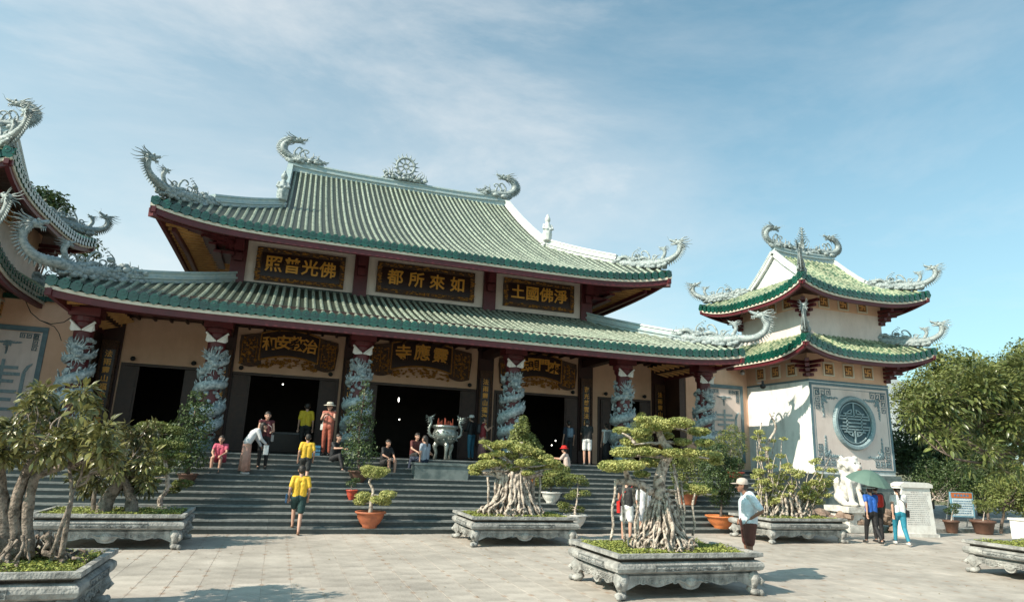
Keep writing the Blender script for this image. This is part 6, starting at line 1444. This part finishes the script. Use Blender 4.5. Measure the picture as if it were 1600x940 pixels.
# low rockery wall beside the lion
rk=thing('rockery_wall','low rough brown rockery below the white lion statue','wall',(17.6,17.7,0)); q=random.Random(2)
for k in range(46):
    x=q.uniform(-1.2,2.6); z=q.uniform(.1,.62); r=q.uniform(.13,.24)
    MB().ell((x,q.uniform(-.1,.15),z),(r*1.2,r*.9,r*.8),8,5,rz=q.uniform(0,3),noise=.18,seed=k).build('rock',mat('brown_rock',(.30,.22,.17),(.16,.11,.085),.9,scale=5,bump=.5) if k==0 else bpy.data.materials['brown_rock'],rk,world=False)

# ---------------------------------------------------------------- stele, notice board, small things
s0=Vector((19.72,16.5,0)); st=thing('stone_stele','white inscribed stone stele with flat cap right of the woman in teal trousers','stele',tuple(s0),R(-8))
MB().prism([(-.62,0),(.62,0),(.53,1.52),(-.53,1.52)],-.16,.16).build('slab',M['whitepot'],st,world=False)
MB().bx(-.66,.66,-.24,.24,0,.10).build('foot_slab',M['lion'],st,world=False)
MB().prism([(-.60,1.52),(.60,1.52),(.60,1.62),(.45,1.68),(-.45,1.68),(-.60,1.62)],-.22,.22).build('cap',M['whitepot'],st,world=False)
q=random.Random(6); MBt=MB()
for k in range(17):
    z=1.36-k*.062; x=-.42 if k else -.2
    while x<(.40 if k else .2): w_=q.uniform(.02,.07); MBt.bx(x,x+w_,-.164,-.160,z,z+.022); x+=w_+q.uniform(.012,.03)
MBt.build('engraved_text',plain((.35,.35,.36)),st,world=False)
n0=Vector((23.9,18.0,.10)); nb=thing('notice_board','small leaning notice board with orange header on blue board','sign',tuple(n0),R(-12))
sc_=1.0
MB().bx(-.46,.46,-.02,.02,.38,1.25).build('blue_panel',plain((.20,.42,.55),.5,'paint'),nb,world=False)
MB().bx(-.42,.42,-.028,-.021,1.04,1.23).build('orange_header',plain((.55,.16,.05),.5,'paint'),nb,world=False)
MB().bx(-.40,.40,-.027,-.021,.42,1.02).build('white_sheet',plain((.62,.70,.73),.5,'paint'),nb,world=False)
tx=MB(); q=random.Random(3)
for k in range(6):
    x=-.36
    while x<.34: w_=q.uniform(.03,.10); tx.bx(x,x+w_,-.031,-.0272,.92-k*.085,.95-k*.085); x+=w_+.02
for k in range(5): tx.bx(-.3+k*.125,-.22+k*.125,-.032,-.0282,1.10,1.17)
tx.build('printed_lines',plain((.10,.22,.36),.5,'paint'),nb,world=False)
for e in(-1,1): MB().bx(e*.43-.025,e*.43+.025,-.02,.02,-.10,.38).build('leg',M['metal'],nb,world=False); MB().tube([(e*.43,.02,1.2),(e*.43,.42,-.10)],.018,5).build('rear_leg',M['metal'],nb,world=False)
wb=thing('white_box_planter','white rectangular planter box at the right edge below the clipped bush','planter',(23.2,15.4,0)); MB().bx(-.35,.35,-.25,.25,0,.62).bx(-.39,.39,-.29,.29,.62,.68).build('box',M['whitepot'],wb,world=False)
# blue crate, cables, floodlights
cr=thing('blue_crate','small pale blue plastic crate on the top step by the seated man in black','crate',tuple(floor_at(486,21.5)))
for z0,z1 in((0,.08),(.11,.19),(.22,.30)): MB().bx(-.24,.24,-.17,-.15,z0,z1).bx(-.24,.24,.15,.17,z0,z1).bx(-.24,-.22,-.15,.15,z0,z1).bx(.22,.24,-.15,.15,z0,z1).build('side',plain((.06,.20,.32),.5,'plastic'),cr,world=False)
MB().bx(-.22,.22,-.15,.15,.01,.03).build('bottom',plain((.06,.20,.32),.5,'plastic'),cr,world=False)
for (px,py,Y,l) in((1160,582,24.4,'round grey security camera under the tower roof on the pink wall'),(1192,603,21.6,'black floodlight fixed to the white tower wall')):
    p=at(px,py,Y); f=thing('floodlight' if Y<22 else 'security_camera',l,'light' if Y<22 else 'camera',tuple(p))
    MB().ell((0,0,0),(.11,.13,.11),12,8).lathe([(.05,.02),(.05,.22)],8).build('housing',M['wire' if Y<22 else 'metal'],f,world=False,smooth=True); MB().box((.0,.14,.16),(.06,.34,.05)).build('bracket',M['metal'],f,world=False)
wi=thing('hanging_cable','black cables drooping across the wall at the upper left','cable',tuple(at(70,490,23.8)))
MB().tube([at(x,y,23.8+dy) for x,y,dy in((40,470,0),(48,488,0),(62,500,0),(80,506,0),(100,503,0),(112,495,.2),(120,485,.3))],.014,5).tube([at(x,y,23.85) for x,y in((62,500),(85,510),(92,520),(96,532))],.012,5).build('wire',M['wire'],wi)
for i,(px,py,Y,l) in enumerate(((377,648,30,'small lit lamp deep inside the left doorway'),(624,655,31,'small round lit lamp inside the middle doorway'),(623,624,29,'hanging lit lamp high inside the middle doorway'),(868,688,30,'small lit lamp low inside the right doorway'),(862,695,29,'tiny candle light on the altar inside the right doorway'),(442,600,30,'faint hanging lamp inside the left doorway'))):
    lm=thing('altar_lamp',l,'lamp',tuple(at(px,py,Y))); MB().ell((0,0,0),(.032,.032,.032 if i!=2 else .10),8,6).build('bulb',M['lamp'],lm,world=False,smooth=True); MB().tube([(0,0,.05),(0,0,.5)],.006,4).build('cord',M['wire'],lm,world=False)
al=thing('altar_table','dim altar table with white cloth edge inside the left doorway','altar',(floor_at(440,29).x,29,ST_Z)); MB().bx(-.8,.8,-.3,.3,.72,.80).build('table_top',plain((.35,.35,.36)),al,world=False); MB().bx(-.75,.75,-.26,.26,0,.72).build('cabinet',M['lacquer'],al,world=False)

# fallen leaves and grit on the court
rs=np.random.RandomState(4); n=420; P=np.stack([rs.uniform(-5,17,n),rs.uniform(8.2,17.2,n),np.full(n,.012)],1)
v,f=leaf_mesh_quads(P,np.tile([0,0,4.],(n,1)),.05,rs,.5); o=stuff(link('fallen_leaves',np_mesh('fallen_leaves',v,f,mat('dry_leaf',(.30,.17,.06),(.16,.12,.04),.8,scale=4)))); o['label']='dry leaves scattered over the paving'
